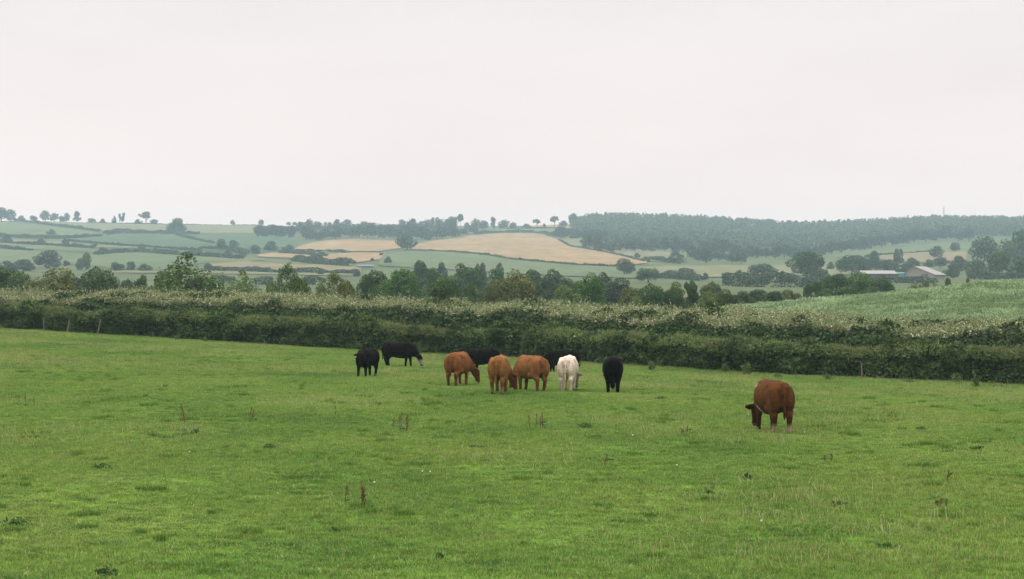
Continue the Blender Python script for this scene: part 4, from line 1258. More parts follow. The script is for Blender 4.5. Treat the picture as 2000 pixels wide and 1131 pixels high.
def cow_mesh(name, pose, head_yaw, legs, coat, belly=1.0, tail_sway=0.0):
    """one continuous beef animal facing +X; legs = x offsets of the feet (hind L, hind R, fore L, fore R)."""
    parts = []
    tor = [(-1.00, 1.02, .07, .10), (-0.97, 1.03, .17, .20), (-0.90, 1.02, .255, .285), (-0.74, 1.00, .31, .345), (-0.50, 0.975, .325, .37), (-0.25, 0.93, .345, .42), (0.02, 0.91, .365, .44),
           (0.28, 0.905, .355, .44), (0.50, 0.925, .315, .425), (0.68, 0.965, .265, .37), (0.82, 0.975, .20, .30), (0.92, 0.97, .11, .19)]
    parts.append(tube_arrays([(x, 0, z - (0.03 * (belly - 1) if abs(x) < .5 else 0)) for x, z, a, b in tor], [(a * (1 + .5 * (belly - 1)), b * (1 + .35 * (belly - 1))) for x, z, a, b in tor], 24))
    if pose == 'graze':
        neck = [(.58, 1.03, .22, .30), (.80, .95, .185, .275), (1.00, .80, .14, .205), (1.13, .665, .115, .155), (1.22, .57, .105, .12)]
        head = [(1.16, .66, .09, .09), (1.22, .60, .14, .135), (1.28, .49, .155, .155), (1.325, .37, .125, .132), (1.36, .25, .094, .10), (1.385, .15, .10, .095), (1.412, .085, .078, .07), (1.418, .05, .04, .04)]
        poll, hdir = np.array([1.19, 0, .62]), np.array([.32, 0, -.95])
    else:
        neck = [(.58, 1.05, .22, .29), (.80, 1.06, .185, .26), (1.02, 1.06, .155, .21), (1.18, 1.06, .13, .17), (1.26, 1.05, .12, .15)]
        head = [(1.19, 1.13, .09, .09), (1.25, 1.10, .14, .135), (1.33, 1.01, .155, .15), (1.41, .90, .125, .125), (1.475, .79, .094, .098), (1.52, .71, .085, .082), (1.545, .66, .078, .07), (1.555, .63, .04, .04)]
        poll, hdir = np.array([1.22, 0, 1.12]), np.array([.55, 0, -.83])
    piv = np.array([.62, 0, 0])
    def bend(P):
        P = np.array(P, float)
        t = np.clip((P[..., 0] - .62) / .6, 0, 1.15)
        a = head_yaw * t
        Q = P - piv
        return np.stack([Q[..., 0] * np.cos(a) - Q[..., 1] * np.sin(a), Q[..., 0] * np.sin(a) + Q[..., 1] * np.cos(a), Q[..., 2]], -1) + piv
    hp = []
    hp.append(tube_arrays([(x, 0, z) for x, z, a, b in neck], [(a, b) for x, z, a, b in neck], 18))
    hp.append(tube_arrays([(x, 0, z) for x, z, a, b in head], [(a, b) for x, z, a, b in head], 16))
    up = np.array([-hdir[2] * -1, 0, hdir[0]]) if False else np.cross(np.array([0, 1, 0]), hdir)
    for s in (-1, 1):
        base = poll + np.array([0.0, s * .10, 0.0])
        tip = poll + np.array([-.03, s * .37, -.03])
        mid = (base + tip) / 2 + np.array([-.015, 0, -.025])
        hp.append(tube_arrays([base, mid, tip], [(.042, .05), (.036, .095), (.022, .04)], 10, up=tuple(hdir)))
    hp.append(ellip_arrays(poll + np.array([0, 0, .03]), (.09, .085, .06)))
    hp = [(bend(v), f) for v, f in hp]
    parts += hp
    # brisket and shoulder / hip masses
    parts.append(ellip_arrays((.70, 0, .72), (.20, .15, .20)))
    for s in (-1, 1):
        parts.append(ellip_arrays((.56, s * .20, .86), (.22, .12, .34)))
        parts.append(ellip_arrays((-.80, s * .185, .90), (.22, .165, .36)))
        parts.append(ellip_arrays((-.46, s * .215, 1.205), (.16, .10, .11)))     # hip bones
        parts.append(ellip_arrays((-.93, s * .105, 1.17), (.09, .07, .10)))      # pin bones
        parts.append(ellip_arrays((-.16, s * .20, 1.10), (.40, .13, .17)))
        parts.append(ellip_arrays((-.42, s * .22, .66), (.22, .10, .16)))        # flank fold
        parts.append(ellip_arrays((.44, s * .16, 1.15), (.22, .10, .18)))        # shoulder blade
    parts.append(tube_arrays([(-.96, 0, 1.27), (-.6, 0, 1.31), (-.2, 0, 1.305), (.2, 0, 1.295), (.55, 0, 1.30), (.75, 0, 1.22)], [.06, .07, .06, .06, .08, .07], 8))
    parts.append(tube_arrays([(.62, 0, .66), (.85, 0, .66), (1.02, 0, .58)] if pose == 'graze' else [(.62, 0, .62), (.85, 0, .72), (1.05, 0, .84)], [(.07, .12), (.05, .12), (.03, .05)], 8))
    # legs
    def leg(pts, s, y, dx, splay=0.0):
        top = pts[0][1]
        path, rad = [], []
        for (x, z, a, b) in pts:
            t = (top - z) / top
            path.append((x + dx * t, s * (y - splay * t), z)); rad.append((b, a))
        return tube_arrays(path, rad, 12, up=(1, 0, 0))
    hind = [(-.72, .98, .25, .13), (-.70, .78, .25, .15), (-.73, .64, .205, .135), (-.80, .52, .145, .105), (-.86, .44, .112, .084), (-.855, .34, .084, .070), (-.835, .20, .068, .062), (-.82, .11, .064, .06), (-.80, .06, .062, .056), (-.785, 0.0, .068, .062)]
    fore = [(.54, .88, .17, .11), (.55, .70, .15, .11), (.56, .54, .115, .09), (.57, .40, .086, .074), (.575, .34, .078, .070), (.57, .22, .066, .062), (.575, .11, .06, .058), (.59, .06, .06, .056), (.60, 0.0, .066, .062)]
    parts.append(leg(hind, 1, .20, legs[0], .02)); parts.append(leg(hind, -1, .20, legs[1], .02))
    parts.append(leg(fore, 1, .17, legs[2], .01)); parts.append(leg(fore, -1, .17, legs[3], .01))
    # tail
    tl = [(-.93, 1.26, .05), (-1.0, 1.22, .042), (-1.04, 1.08, .034), (-1.05, .88, .027), (-1.05, .70, .026), (-1.045, .58, .04), (-1.04, .47, .042), (-1.04, .38, .015)]
    parts.append(tube_arrays([(x, tail_sway * max(0, 1.2 - z), z) for x, z, q in tl], [q for *_, q in tl], 9, up=(0, 1, 0)))
    V, Fc = join_arrays(parts)
    tmp = link_mesh("tmp", mesh_np("tmp", V, Fc))
    md = tmp.modifiers.new("r", 'REMESH'); md.mode = 'VOXEL'; md.voxel_size = 0.019
    sm = tmp.modifiers.new("s", 'SMOOTH'); sm.factor = 0.5; sm.iterations = 7
    dg = bpy.context.evaluated_depsgraph_get()
    me = bpy.data.meshes.new_from_object(tmp.evaluated_get(dg))
    old = tmp.data
    bpy.data.objects.remove(tmp); bpy.data.meshes.remove(old)
    me.name = name
    n = len(me.vertices)
    co = np.empty(n * 3, np.float32); me.vertices.foreach_get("co", co); co = co.reshape(-1, 3)
    # undo the head turn to place markings on the head
    colr = coat(co, bend)
    ca = me.color_attributes.new("coat", 'FLOAT_COLOR', 'POINT')
    ca.data.foreach_set("color", np.concatenate([colr, np.ones((n, 1))], 1).astype(np.float32).ravel())
    me.materials.append(M_COAT)
    me.polygons.foreach_set("use_smooth", np.ones(len(me.polygons), bool))
    me.update()
    eye_c = [bend(poll + hdir * .15 + np.array([.02, s * .118, .01])) for s in (-1, 1)]
    ear_c = [bend(poll + np.array([.0, s * .27, -.06])) for s in (-1, 1)]
    return me, eye_c, ear_c, head_yaw

def lerp(a, b, t): return np.asarray(a)[None, :] * (1 - t[:, None]) + np.asarray(b)[None, :] * t[:, None]
def coat_brown(base, leg, face, sock=None, tail=None, belly_white=False, shoulder=False):
    def f(co, bend):
        c = np.repeat(np.array([base], float), len(co), 0)
        z = co[:, 2]; x = co[:, 0]; y = co[:, 1]
        isleg = (z < .62) & (x < .8)
        t = np.clip((.62 - z) / .35, 0, 1) * isleg
        c = c * (1 - t[:, None]) + np.array(leg) * t[:, None]
        t = np.clip((x - .75) / .45, 0, 1)
        c = c * (1 - t[:, None]) + np.array(face) * t[:, None]
        muz = (x > .9) & (z < .13)
        c[muz] = np.array([.16, .10, .075])
        if sock is not None:
            t = np.clip((.30 - z) / .12, 0, 1) * (x < -.4)
            c = c * (1 - t[:, None]) + np.array(sock) * t[:, None]
        hoof = (z < .055) & (x < .85)
        c[hoof] = np.array([.05, .04, .03])
        tuft = (x < -.98) & (z < .62)
        if tail is not None: c[tuft] = tail
        if belly_white:
            d = np.exp(-((x - (.16 + (z - .56) * 1.1)) / .09) ** 2 - ((z - .60) / .09) ** 2) * (y > .08)
            t = np.clip(d * 1.8, 0, 1)
            c = c * (1 - t[:, None]) + np.array([.42, .37, .31]) * t[:, None]
        if shoulder:  # pale rim highlight on the shoulder, painted into the coat colour
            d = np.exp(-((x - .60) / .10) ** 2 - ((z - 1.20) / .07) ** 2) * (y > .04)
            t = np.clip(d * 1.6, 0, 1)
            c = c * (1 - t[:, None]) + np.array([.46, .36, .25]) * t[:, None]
        return c
    return f
def coat_black(co, bend):
    return coat_brown((.0045, .0039, .0038), (.005, .0043, .0043), (.005, .0043, .0043))(co, bend) * np.where((co[:, 2] < .13)[:, None], .6, 1.0)
def coat_black_whiteface(co, bend):
    c = coat_black(co, bend)
    d = np.clip((co[:, 0] - 1.24) / .05, 0, 1) * np.clip((.44 - co[:, 2]) / .08, 0, 1) * np.clip((co[:, 2] - .12) / .05, 0, 1)
    return c * (1 - d[:, None]) + np.array([.22, .21, .20]) * d[:, None]
RED = coat_brown((.160, .069, .024), (.115, .057, .025), (.075, .028, .012), tail=(.085, .032, .014))
GOLD = coat_brown((.190, .094, .031), (.115, .058, .024), (.080, .028, .012), sock=(.22, .15, .09), tail=(.20, .095, .035))
TAWNY = coat_brown((.172, .080, .029), (.110, .054, .025), (.150, .055, .018), tail=(.16, .07, .025))
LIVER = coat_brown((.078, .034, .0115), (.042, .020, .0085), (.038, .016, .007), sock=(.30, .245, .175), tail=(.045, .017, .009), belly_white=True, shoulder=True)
def coat_white(co, bend):
    c = coat_brown((.62, .555, .47), (.53, .47, .38), (.24, .205, .18), tail=(.50, .44, .35))(co, bend)
    return c

def cow(px, py, heading, scale, label, coat, pose='graze', yaw=0.0, legs=(0, 0, 0, 0), tags=(), belly=1.0, sway=0.0):
    X, Y, z = near_point(px, py)
    me, eyes, ears, hy = cow_mesh("body", pose, R(yaw), legs, coat, belly, sway)
    root = empty("cow", (X, Y, z + 0.0), R(heading))
    root.scale = (scale,) * 3
    tag(root, label, "cow", "cattle grazing in the pasture")
    link_mesh("body", me, root)
    for e in eyes:
        V, Fc = ellip_arrays(e, (.024, .02, .024))
        link_mesh("eye", mesh_np("eye", V, Fc, [M_EYE], smooth=True), root)
    for i in tags:
        V, Fc = box_arrays(-.006, .006, -.028, .028, -.035, .035)
        V = V + ears[i] + np.array([.02, 0, -.05])
        link_mesh("ear_tag", mesh_np("ear_tag", V, Fc, [M_TAG]), root)
    return root

cow(716, 737, -106, .98, "black cow facing the viewer with one ear out, leftmost of the herd", coat_black, 'mid', 20, (.12, -.10, -.04, .10), (0,), 1.1)
cow(780, 716, -24, 1.0, "black cow grazing side on near the hedge with its pale muzzle right", coat_black_whiteface, 'graze', 0, (.05, .14, .06, -.12), (), 1.06)
cow(896, 753, 73, 1.02, "red brown cow turned away right, head down left of the golden one", RED, 'graze', -28, (.10, -.08, .05, -.12), (), 1.1)
cow(944, 729, -142, .93, "black cow standing behind, between the red brown and golden brown cows", coat_black, 'mid', 0, (.1, -.06, .0, .1), (0, 1), 1.05)
cow(976, 768, 84, 1.04, "golden brown cow seen from behind, tail hanging, centre of the herd", GOLD, 'graze', -30, (.10, -.04, .06, -.1), (), 1.08, .04)
cow(1036, 764, 118, 1.02, "tawny brown cow grazing leftward, its head behind the golden one", TAWNY, 'graze', 6, (-.05, .10, -.08, .08), (), 1.12)
cow(1098, 730, 188, .95, "black cow side on, partly hidden behind the white cow", coat_black, 'graze', 0, (.0, .12, -.06, .1), ())
cow(1110, 764, 82, 1.03, "only white cow, seen from behind with its tail down", coat_white, 'graze', -10, (.08, -.06, .05, -.06), (), 1.08, .02)
cow(1197, 767, 87, 1.04, "black cow seen from behind, standing alone right of the white one", coat_black, 'graze', 0, (.04, -.04, .0, .0), (1,), 1.2)
cow(1508, 844, 99, 1.06, "dark red brown cow with pale hind feet grazing alone at right", LIVER, 'graze', 2, (.10, -.02, .08, -.14), (), 1.16)

# ------------------------------------------------------------------ weeds, posts and flowers in the pasture
def dock(px, py, hpx, label, stems=1, seed=0, lean=0.0, leaves=10, spread=0.12, seedy=True, fat=1.0):
    X, Y, z = near_point(px, py)
    r = np.random.default_rng(seed + 500)
    h = hpx * Y / F
    root = empty("dock_plant", (X, Y, z)); tag(root, label, "weed", "dock stalks standing in the pasture")
    for s in range(stems):
        hh = h * (1.0 if s == 0 else r.uniform(0.6, 0.95))
        bx, by = (0, 0) if s == 0 else r.normal(0, spread, 2)
        top = np.array([bx + (lean + r.normal(0, .08)) * hh, by, hh])
        mid = np.array([bx + r.normal(0, .02), by, hh * .5])
        V, Fc = tube_arrays([(bx, by, -.02), tuple(mid), tuple(top)], [.011, .009, .005], 6)
        link_mesh("stalk", mesh_np("stalk", V, Fc, [M_STALK], smooth=True), root)
        if seedy:
            n = int(70 * fat * fat)
            t = r.uniform(.42, 1.0, n)
            c = np.array([bx, by, 0]) + t[:, None] * (top - np.array([bx, by, 0]))
            w = (.030 * (1.15 - t) + .006) * fat
            P = c + r.normal(0, 1, (n, 3)) * np.stack([w, w, w], 1) * .8
            V, Fc = leaf_arrays(P, rdirs(n, r), r.uniform(.010, .019, n), .6, r)
            link_mesh("seed_head", mesh_np("seed_head", V, Fc, [M_DOCK]), root)
    if leaves:
        n = leaves
        P = np.stack([r.normal(0, .12, n), r.normal(0, .12, n), r.uniform(.03, .22, n)], 1)
        Nl = unit(rdirs(n, r) * .6 + np.array([0, 0, 1.0]))
        V, Fc = leaf_arrays(P, Nl, r.uniform(.07, .13, n), .35, r)
        link_mesh("leaves", mesh_np("leaves", V, Fc, [M_WEED]), root)
dock(361, 851, 62, "tall brown dock spike standing alone on the left", 1, 1, -.02, fat=1.9)
dock(489, 822, 28, "small reddish dock right of the tall brown spike", 2, 2, .1, 6)
dock(782, 842, 38, "bushy brown dock with many stems below the red brown cow", 5, 3, .05, 14, .16)
dock(1060, 838, 32, "dry brown dock with three stems below the tawny cow", 4, 4, -.05, 8, .18)
dock(677, 990, 42, "single dark dock stalk left of a close pair", 1, 5, -.08, 3, .1, True)
dock(708, 992, 52, "close pair of dark dock stalks in the foreground", 3, 6, -.06, 5, .07, True)
dock(1340, 853, 22, "short brown dock left of the lone dark cow", 2, 7, .15, 6)
dock(1183, 915, 26, "thin reddish dock in the middle of the open grass", 1, 8, 0, 3)
dock(49, 794, 26, "short reddish dock near the left frame edge", 2, 9, 0, 5)
dock(1852, 942, 24, "thin dark dock stalk near the right frame edge", 1, 10, 0, 3)
dock(1624, 902, 16, "small reddish dock below right of the lone dark cow", 2, 11, 0, 4)
dock(1838, 990, 16, "rusty dock low in the right foreground", 3, 12, 0, 5, .14)
dock(655, 812, 20, "faint reddish dock above the thistle clumps", 1, 13, 0, 2)

def clump(px, py, wpx, hpx, label, seed, mat=None, name="weed_clump", n=170, upright=0.5, group="leafy weeds standing in the pasture"):
    X, Y, z = near_point(px, py)
    r = np.random.default_rng(seed + 900)
    w = wpx * Y / F / 2; h = hpx * Y / F
    root = empty(name, (X, Y, z)); tag(root, label, "weed", group)
    k = max(4, n // 24)
    parts = []; lv = []
    for s in range(k):
        a = r.random() * 6.283; q = math.sqrt(r.random())
        b = np.array([q * w * .7 * math.cos(a), q * w * .5 * math.sin(a), -.02])
        t = b + np.array([r.normal(0, .3) * w, r.normal(0, .3) * w, h * r.uniform(.55, 1.0) * (1 - .3 * q)])
        parts.append(tube_arrays([b, (b + t) / 2 + r.normal(0, .02, 3), t], [.008, .007, .004], 5))
        m = n // k
        tt = r.uniform(.1, 1, m)
        P = b + tt[:, None] * (t - b) + r.normal(0, 1, (m, 3)) * np.array([.28 * w, .28 * w, .06 * h])
        lv.append(P)
    link_mesh("stems", mesh_np("stems", *join_arrays(parts), [M_STALK]), root)
    P = np.concatenate(lv); P[:, 2] = np.maximum(P[:, 2], .01)
    Nl = unit(rdirs(len(P), r) + np.array([0, 0, upright]))
    V, Fc = leaf_arrays(P, Nl, r.uniform(.035, .075, len(P)) * max(h, .25) ** .5 * 1.5, .42, r)
    link_mesh("leaves", mesh_np("leaves", V, Fc, [mat or M_WEED]), root)
for a in [
 (478, 774, 22, 9, "dark flat weed clump in the left field near the cattle"),
 (528, 878, 22, 16, "dark upright thistle clump left of centre"),
 (1137, 836, 38, 15, "wide dark weed clump below the white cow"),
 (197, 917, 30, 16, "dark spiky thistle clump in the left field"),
 (207, 1131, 44, 30, "large dark thistle at the bottom left corner"),
 (862, 1093, 20, 18, "brownish thistle low in the middle foreground"),
 (1460, 936, 16, 12, "small dark weed clump below the lone dark cow"),
 (380, 848, 16, 14, "small green weed beside the tall dock spike"),
 (655, 1040, 24, 12, "dark low weed under the dark dock stalks"),
 (40, 1027, 52, 22, "broad dark grassy clump at the left frame edge"),
 (1640, 990, 34, 18, "dark weed clump in the right foreground"),
 (1800, 840, 26, 8, "low dark weed patch right of the lone dark cow"),
 (1905, 878, 26, 10, "low dark weed patch near the right frame edge"),
 (1590, 1085, 30, 16, "dark leafy weed in the lower right foreground"),
 (1735, 1070, 34, 14, "wide low weed in the bottom right grass"),
 (1385, 965, 26, 10, "low weed clump left of the tall thin weed"),
 (140, 680, 22, 6, "flat dark weed patch just below the leaning posts"),
 (930, 875, 28, 9, "low weed patch in the middle of the open grass"),
 (1290, 780, 22, 7, "small weed patch right of the lone black cow"),
]: clump(a[0], a[1], a[2], a[3], a[4], a[0])
G2 = "nettles and saplings at the hedge foot"
for a in [
 (1271, 724, 16, 28, "pale upright nettle stand at the hedge right of the black cow", M_NETTLE),
 (1457, 732, 18, 30, "yellow green sapling at the hedge left of the lone dark cow", M_NETTLE),
 (1904, 757, 14, 38, "pale green climbing plant on the hedge near the right edge", M_NETTLE),
 (1865, 748, 24, 26, "bushy yellow green plant left of the climbing plant", M_NETTLE),
 (819, 692, 10, 28, "thin reddish green shoot right of the grazing black cow", M_NETTLE),
 (1617, 742, 18, 18, "orange tinged nettle patch behind the lone dark cow", M_NETTLE),
 (1520, 738, 26, 16, "dark green nettle patch above the lone dark cow", M_WEED),
 (1415, 727, 14, 22, "slim nettle stand between the sapling and pale post", M_NETTLE),
 (1775, 749, 26, 18, "nettle patch under the hedge between lone cow and edge", M_NETTLE),
 (1955, 757, 40, 14, "low grassy growth at the hedge foot on the right edge", M_NETTLE),
 (400, 668, 12, 14, "small pale weed at the hedge foot left of the herd", M_NETTLE),
 (345, 664, 9, 12, "tiny pale weed at the hedge foot further left", M_NETTLE),
 (45, 642, 14, 30, "pale green bindweed post of leaves at the far left hedge", M_NETTLE),
]: clump(a[0], a[1], a[2], a[3], a[4], a[0] + 7, a[5], "hedge_weed", 150, .3, G2)

def flower(px, py, hpx, label, seed):
    X, Y, z = near_point(px, py)
    h = hpx * Y / F
    root = empty("white_flower", (X, Y, z)); tag(root, label, "flower", "white flowers in the grass")
    r = np.random.default_rng(seed)
    V, Fc = tube_arrays([(0, 0, -.02), (.01, 0, h * .6), (0, 0, h)], [.006, .005, .004], 5)
    link_mesh("stem", mesh_np("stem", V, Fc, [M_WEED]), root)
    n = 22
    d = rdirs(n, r)
    V, Fc = leaf_arrays(np.array([0, 0, h]) + d * .014, d, np.full(n, .017), .7, r)
    link_mesh("petals", mesh_np("petals", V, Fc, [M_WHITEPETAL]), root)
for a in [(731, 951, 9, "round white flower right of the pair of dock stalks"), (1322, 926, 18, "white flower on a dark stem left below the lone cow"), (315, 758, 4, "white flower speck in the upper left field"), (840, 929, 8, "tiny cream flower right of the round white one"), (825, 927, 7, "tiny cream flower nearest the thin dark stem"), (1571, 852, 8, "small white flower by the hind feet of the lone cow"), (1236, 858, 8, "small pale flower in the open grass left of the lone cow"), (370, 889, 7, "small white flower below the tall dock spike"), (1487, 1026, 8, "white flower speck low in the right foreground")]:
    flower(*a, a[0])

def post(px, py, hpx, leanpx, label):
    X, Y, z = near_point(px, py)
    Y -= 0.25
    X = (px - 1000) / F * Y
    z = gz(X, Y)
    h = hpx * Y / F; dx = leanpx * Y / F
    bm = bmesh.new()
    k = 7
    rings = []
    for i in range(5):
        t = i / 4
        rr = .045 * (1.05 - .12 * t)
        rings.append([bm.verts.new((dx * t + rr * math.cos(a * 2 * math.pi / k) * (1 + .1 * math.sin(a * 3 + i)), rr * math.sin(a * 2 * math.pi / k), -.1 + (h + .1) * t + (.02 * math.cos(a * 2) if i == 4 else 0))) for a in range(k)])
    for i in range(4):
        for j in range(k): bm.faces.new((rings[i][j], rings[i][(j + 1) % k], rings[i + 1][(j + 1) % k], rings[i + 1][j]))
    bm.faces.new(rings[-1]); bm.faces.new(list(reversed(rings[0])))
    me = bpy.data.meshes.new("fence_post"); bm.to_mesh(me); bm.free(); me.materials.append(M_POST)
    o = link_mesh("fence_post", me); o.location = (X, Y, z)
    tag(o, label, "post", "old fence posts along the hedge")
post(86, 646, 26, -1, "upright grey fence post, leftmost in the hedge gap")
post(130, 651, 27, 6, "leaning grey fence post, middle of three by the hedge")
post(189, 656, 32, 8, "leaning brown fence post, rightmost of the left three")
post(1371, 722, 22, 1, "short pale fence post in the hedge right of the herd")
post(1683, 743, 34, 0, "dark thin fence post in the hedge near the right")

# ------------------------------------------------------------------ grass: tiles of blades spread over the pasture
def blade_tile(seed, nb, radius, straw, hmul=1.0, mat=None):
    r = np.random.default_rng(seed)
    # blades grow in little tufts
    nt_ = nb // 9
    tc_ = np.stack([r.uniform(-radius, radius, nt_), r.uniform(-radius, radius, nt_)], 1)
    k = r.integers(0, nt_, nb)
    xy = tc_[k] + r.normal(0, .045, (nb, 2))
    th = r.uniform(.6, 1.25, nt_)[k]
    h = r.uniform(.035, .085, nb) * th * hmul
    a = r.random(nb) * 6.283
    away = xy - tc_[k]
    d = unit(np.concatenate([away + r.normal(0, .03, (nb, 2)), np.zeros((nb, 1))], 1))
    bend = r.uniform(.15, .95, nb)[:, None]
    wdir = np.stack([-d[:, 1], d[:, 0], np.zeros(nb)], 1)
    w = r.uniform(.0028, .006, nb)[:, None]
    base = np.concatenate([xy, np.full((nb, 1), -.01)], 1)
    upv = np.array([0, 0, 1.0])
    p1 = base + (upv * .55 + d * bend * .22) * h[:, None]
    p2 = base + (upv * (1.0 - .28 * bend) + d * bend * .85) * h[:, None]
    V = np.stack([base - wdir * w, base + wdir * w, p1 + wdir * w * .9, p1 - wdir * w * .9, p2 + wdir * w * .2, p2 - wdir * w * .2], 1).reshape(-1, 3)
    o = np.arange(nb)[:, None] * 6
    Fc = np.stack([o + np.array([[0, 1, 2, 3]]), o + np.array([[3, 2, 4, 5]])], 1).reshape(-1, 4)
    mi = np.zeros(len(Fc), int)
    st = np.repeat(r.random(nb) < straw, 2)
    mi[st] = 1
    return mesh_np("grass_tile", V, Fc, [mat or M_GRASS, M_STRAW], mi)

def straw_tile(seed, nb, radius):
    """taller seed stems, sparse."""
    r = np.random.default_rng(seed)
    xy = r.uniform(-radius, radius, (nb, 2)); h = r.uniform(.08, .22, nb)
    lean = r.normal(0, .3, (nb, 2))
    base = np.concatenate([xy, np.zeros((nb, 1))], 1)
    tip = base + np.concatenate([lean, np.ones((nb, 1))], 1) * h[:, None]
    mid = (base + tip) / 2
    wd = unit(np.concatenate([r.normal(size=(nb, 2)), np.zeros((nb, 1))], 1)) * .0035
    wt_ = wd * 2.2
    V = np.stack([base - wd, base + wd, mid + wd, mid - wd, tip + wt_ * .6, tip - wt_ * .6], 1).reshape(-1, 3)
    o = np.arange(nb)[:, None] * 6
    Fc = np.stack([o + np.array([[0, 1, 2, 3]]), o + np.array([[3, 2, 4, 5]])], 1).reshape(-1, 4)
    return V, Fc

tiles = bpy.data.collections.new("grass_tiles")
for q in range(6):
    me = blade_tile(200 + q, 2300, .62, .05 + .015 * q)
    o = bpy.data.objects.new("grass_tile_%02d" % q, me); tiles.objects.link(o)
for q in range(2):                                    # rank tufts, used where the grass stands taller
    me = blade_tile(300 + q, 300, .14, .05, 1.45, M_TUFT)
    o = bpy.data.objects.new("grass_tile_%02d" % (6 + q), me); tiles.objects.link(o)
for q in range(2):                                    # seed stems
    V, Fc = straw_tile(400 + q, 22, .6)
    o = bpy.data.objects.new("grass_tile_%02d" % (8 + q), mesh_np("grass_tile", V, Fc, [M_STRAW])); tiles.objects.link(o)

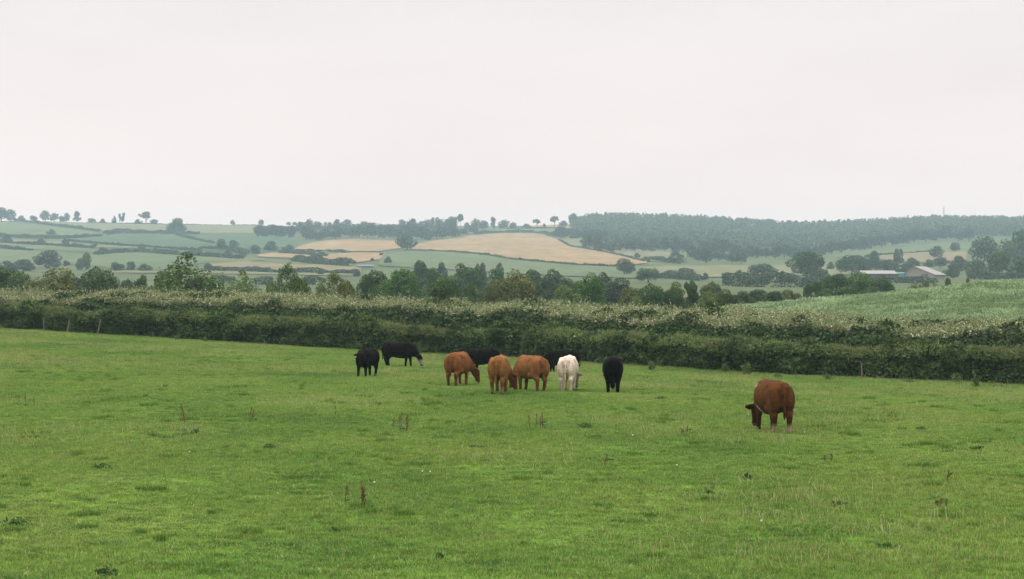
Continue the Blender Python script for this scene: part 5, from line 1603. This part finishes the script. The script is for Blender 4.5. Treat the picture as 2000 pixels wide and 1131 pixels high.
def grass():
    r = np.random.default_rng(8)
    pts, rot, scl, idx = [], [], [], []
    step = .88
    for yy in np.arange(19, 168, step):
        half = .33 * yy + 7.0
        xs = np.arange(-half, half, step)
        px = 1000 + F * xs / yy
        xs = xs[yy < np.interp(px, H1PX, H1Y) + .9]
        X = xs + r.uniform(-.25, .25, len(xs)); Y = yy + r.uniform(-.25, .25, len(xs))
        pts.append(np.stack([X, Y], 1))
    P = np.concatenate(pts); n = len(P)
    X, Y = P[:, 0], P[:, 1]
    idx = r.integers(0, 6, n)
    hz = .85 + .32 * vnoise(X * .33, Y * .2, seed=51) + .25 * vnoise(X * 1.1, Y * .8, seed=52)
    px = 1000 + F * X / Y
    dh = np.interp(px, H1PX, H1Y) - Y
    hz = np.clip(hz, .5, 1.7) + .9 * np.clip(1 - dh / 1.6, 0, 1)
    sc_ = np.stack([np.ones(n), np.ones(n), hz], 1)
    # rank tufts and seed stems on top
    m = int(n * .20)
    j = r.integers(0, n, m * 4)
    f = .3 * vnoise(X[j] * .28, Y[j] * .2, seed=61) + .8 * vnoise(X[j] * 1.3, Y[j] * 1.3, seed=62)
    j = j[f > .22][:m]
    e1 = np.stack([X[j] + r.uniform(-.5, .5, len(j)), Y[j] + r.uniform(-.5, .5, len(j))], 1)
    s1 = r.uniform(.5, 1.6, len(j)); z1 = r.uniform(.7, 1.5, len(j))
    j2 = r.integers(0, n, n)
    f2 = vnoise(X[j2] * .17, Y[j2] * .15, seed=71)
    j2 = j2[f2 > .22]
    e2 = np.stack([X[j2] + r.uniform(-.5, .5, len(j2)), Y[j2] + r.uniform(-.5, .5, len(j2))], 1)
    allP = np.concatenate([P, e1, e2])
    pxa = 1000 + F * allP[:, 0] / allP[:, 1]
    ok = allP[:, 1] < np.interp(pxa, H1PX, H1Y) + 1.0
    allS = np.concatenate([sc_, np.stack([s1, s1, z1], 1), np.stack([np.ones(len(j2)), np.ones(len(j2)), r.uniform(.6, 1.2, len(j2))], 1)])
    allI = np.concatenate([idx, 6 + r.integers(0, 2, len(j)), 8 + r.integers(0, 2, len(j2))])
    allP, allS, allI = allP[ok], allS[ok], allI[ok]
    V = np.concatenate([allP, ground_z(allP[:, 0], allP[:, 1])[:, None]], 1)
    me = bpy.data.meshes.new("grass"); me.vertices.add(len(V)); me.vertices.foreach_set("co", V.astype(np.float32).ravel())
    at = me.attributes.new("scl", 'FLOAT_VECTOR', 'POINT'); at.data.foreach_set("vector", allS.astype(np.float32).ravel())
    at = me.attributes.new("idx", 'INT', 'POINT'); at.data.foreach_set("value", allI.astype(np.int32))
    at = me.attributes.new("rot", 'FLOAT_VECTOR', 'POINT')
    rv = np.zeros((len(V), 3), np.float32); rv[:, 2] = r.random(len(V)) * 6.283
    at.data.foreach_set("vector", rv.ravel())
    me.update()
    o = link_mesh("grass", me)
    tag(o, "short green pasture grass covering the whole field in front of the hedge", "grass", kind="stuff")
    ng = bpy.data.node_groups.new("grass_scatter", 'GeometryNodeTree')
    ng.interface.new_socket("Geometry", in_out='INPUT', socket_type='NodeSocketGeometry')
    ng.interface.new_socket("Geometry", in_out='OUTPUT', socket_type='NodeSocketGeometry')
    gi = ng.nodes.new("NodeGroupInput"); go = ng.nodes.new("NodeGroupOutput")
    ip = ng.nodes.new("GeometryNodeInstanceOnPoints")
    ci = ng.nodes.new("GeometryNodeCollectionInfo")
    ci.inputs["Collection"].default_value = tiles
    ci.inputs["Separate Children"].default_value = True
    ci.inputs["Reset Children"].default_value = True
    def attr(nm, t):
        a = ng.nodes.new("GeometryNodeInputNamedAttribute"); a.data_type = t; a.inputs["Name"].default_value = nm
        return a.outputs["Attribute"]
    ng.links.new(gi.outputs[0], ip.inputs["Points"])
    ng.links.new(ci.outputs[0], ip.inputs["Instance"])
    ip.inputs["Pick Instance"].default_value = True
    ng.links.new(attr("idx", 'INT'), ip.inputs["Instance Index"])
    ng.links.new(attr("rot", 'FLOAT_VECTOR'), ip.inputs["Rotation"])
    ng.links.new(attr("scl", 'FLOAT_VECTOR'), ip.inputs["Scale"])
    ng.links.new(ip.outputs[0], go.inputs[0])
    md = o.modifiers.new("scatter", 'NODES'); md.node_group = ng
grass()

# ------------------------------------------------------------------ the air
def haze():
    V, Fc = box_arrays(-2300, 2300, -75, 2700, -12, 123)
    m = bpy.data.materials.new("haze_air"); m.use_nodes = True
    nt = m.node_tree
    nt.nodes.clear()
    out = nt.nodes.new("ShaderNodeOutputMaterial")
    pv = nt.nodes.new("ShaderNodeVolumePrincipled")
    pv.inputs["Color"].default_value = (0.60, 0.85, 1.0, 1)
    pv.inputs["Density"].default_value = 0.00018
    pv.inputs["Anisotropy"].default_value = 0.0
    nt.links.new(pv.outputs[0], out.inputs["Volume"])
    o = link_mesh("haze", mesh_np("haze", V, Fc, [m]))
    o.display_type = 'WIRE'
    tag(o, "thin pale haze in the air over the whole valley", "haze", kind="stuff")
haze()
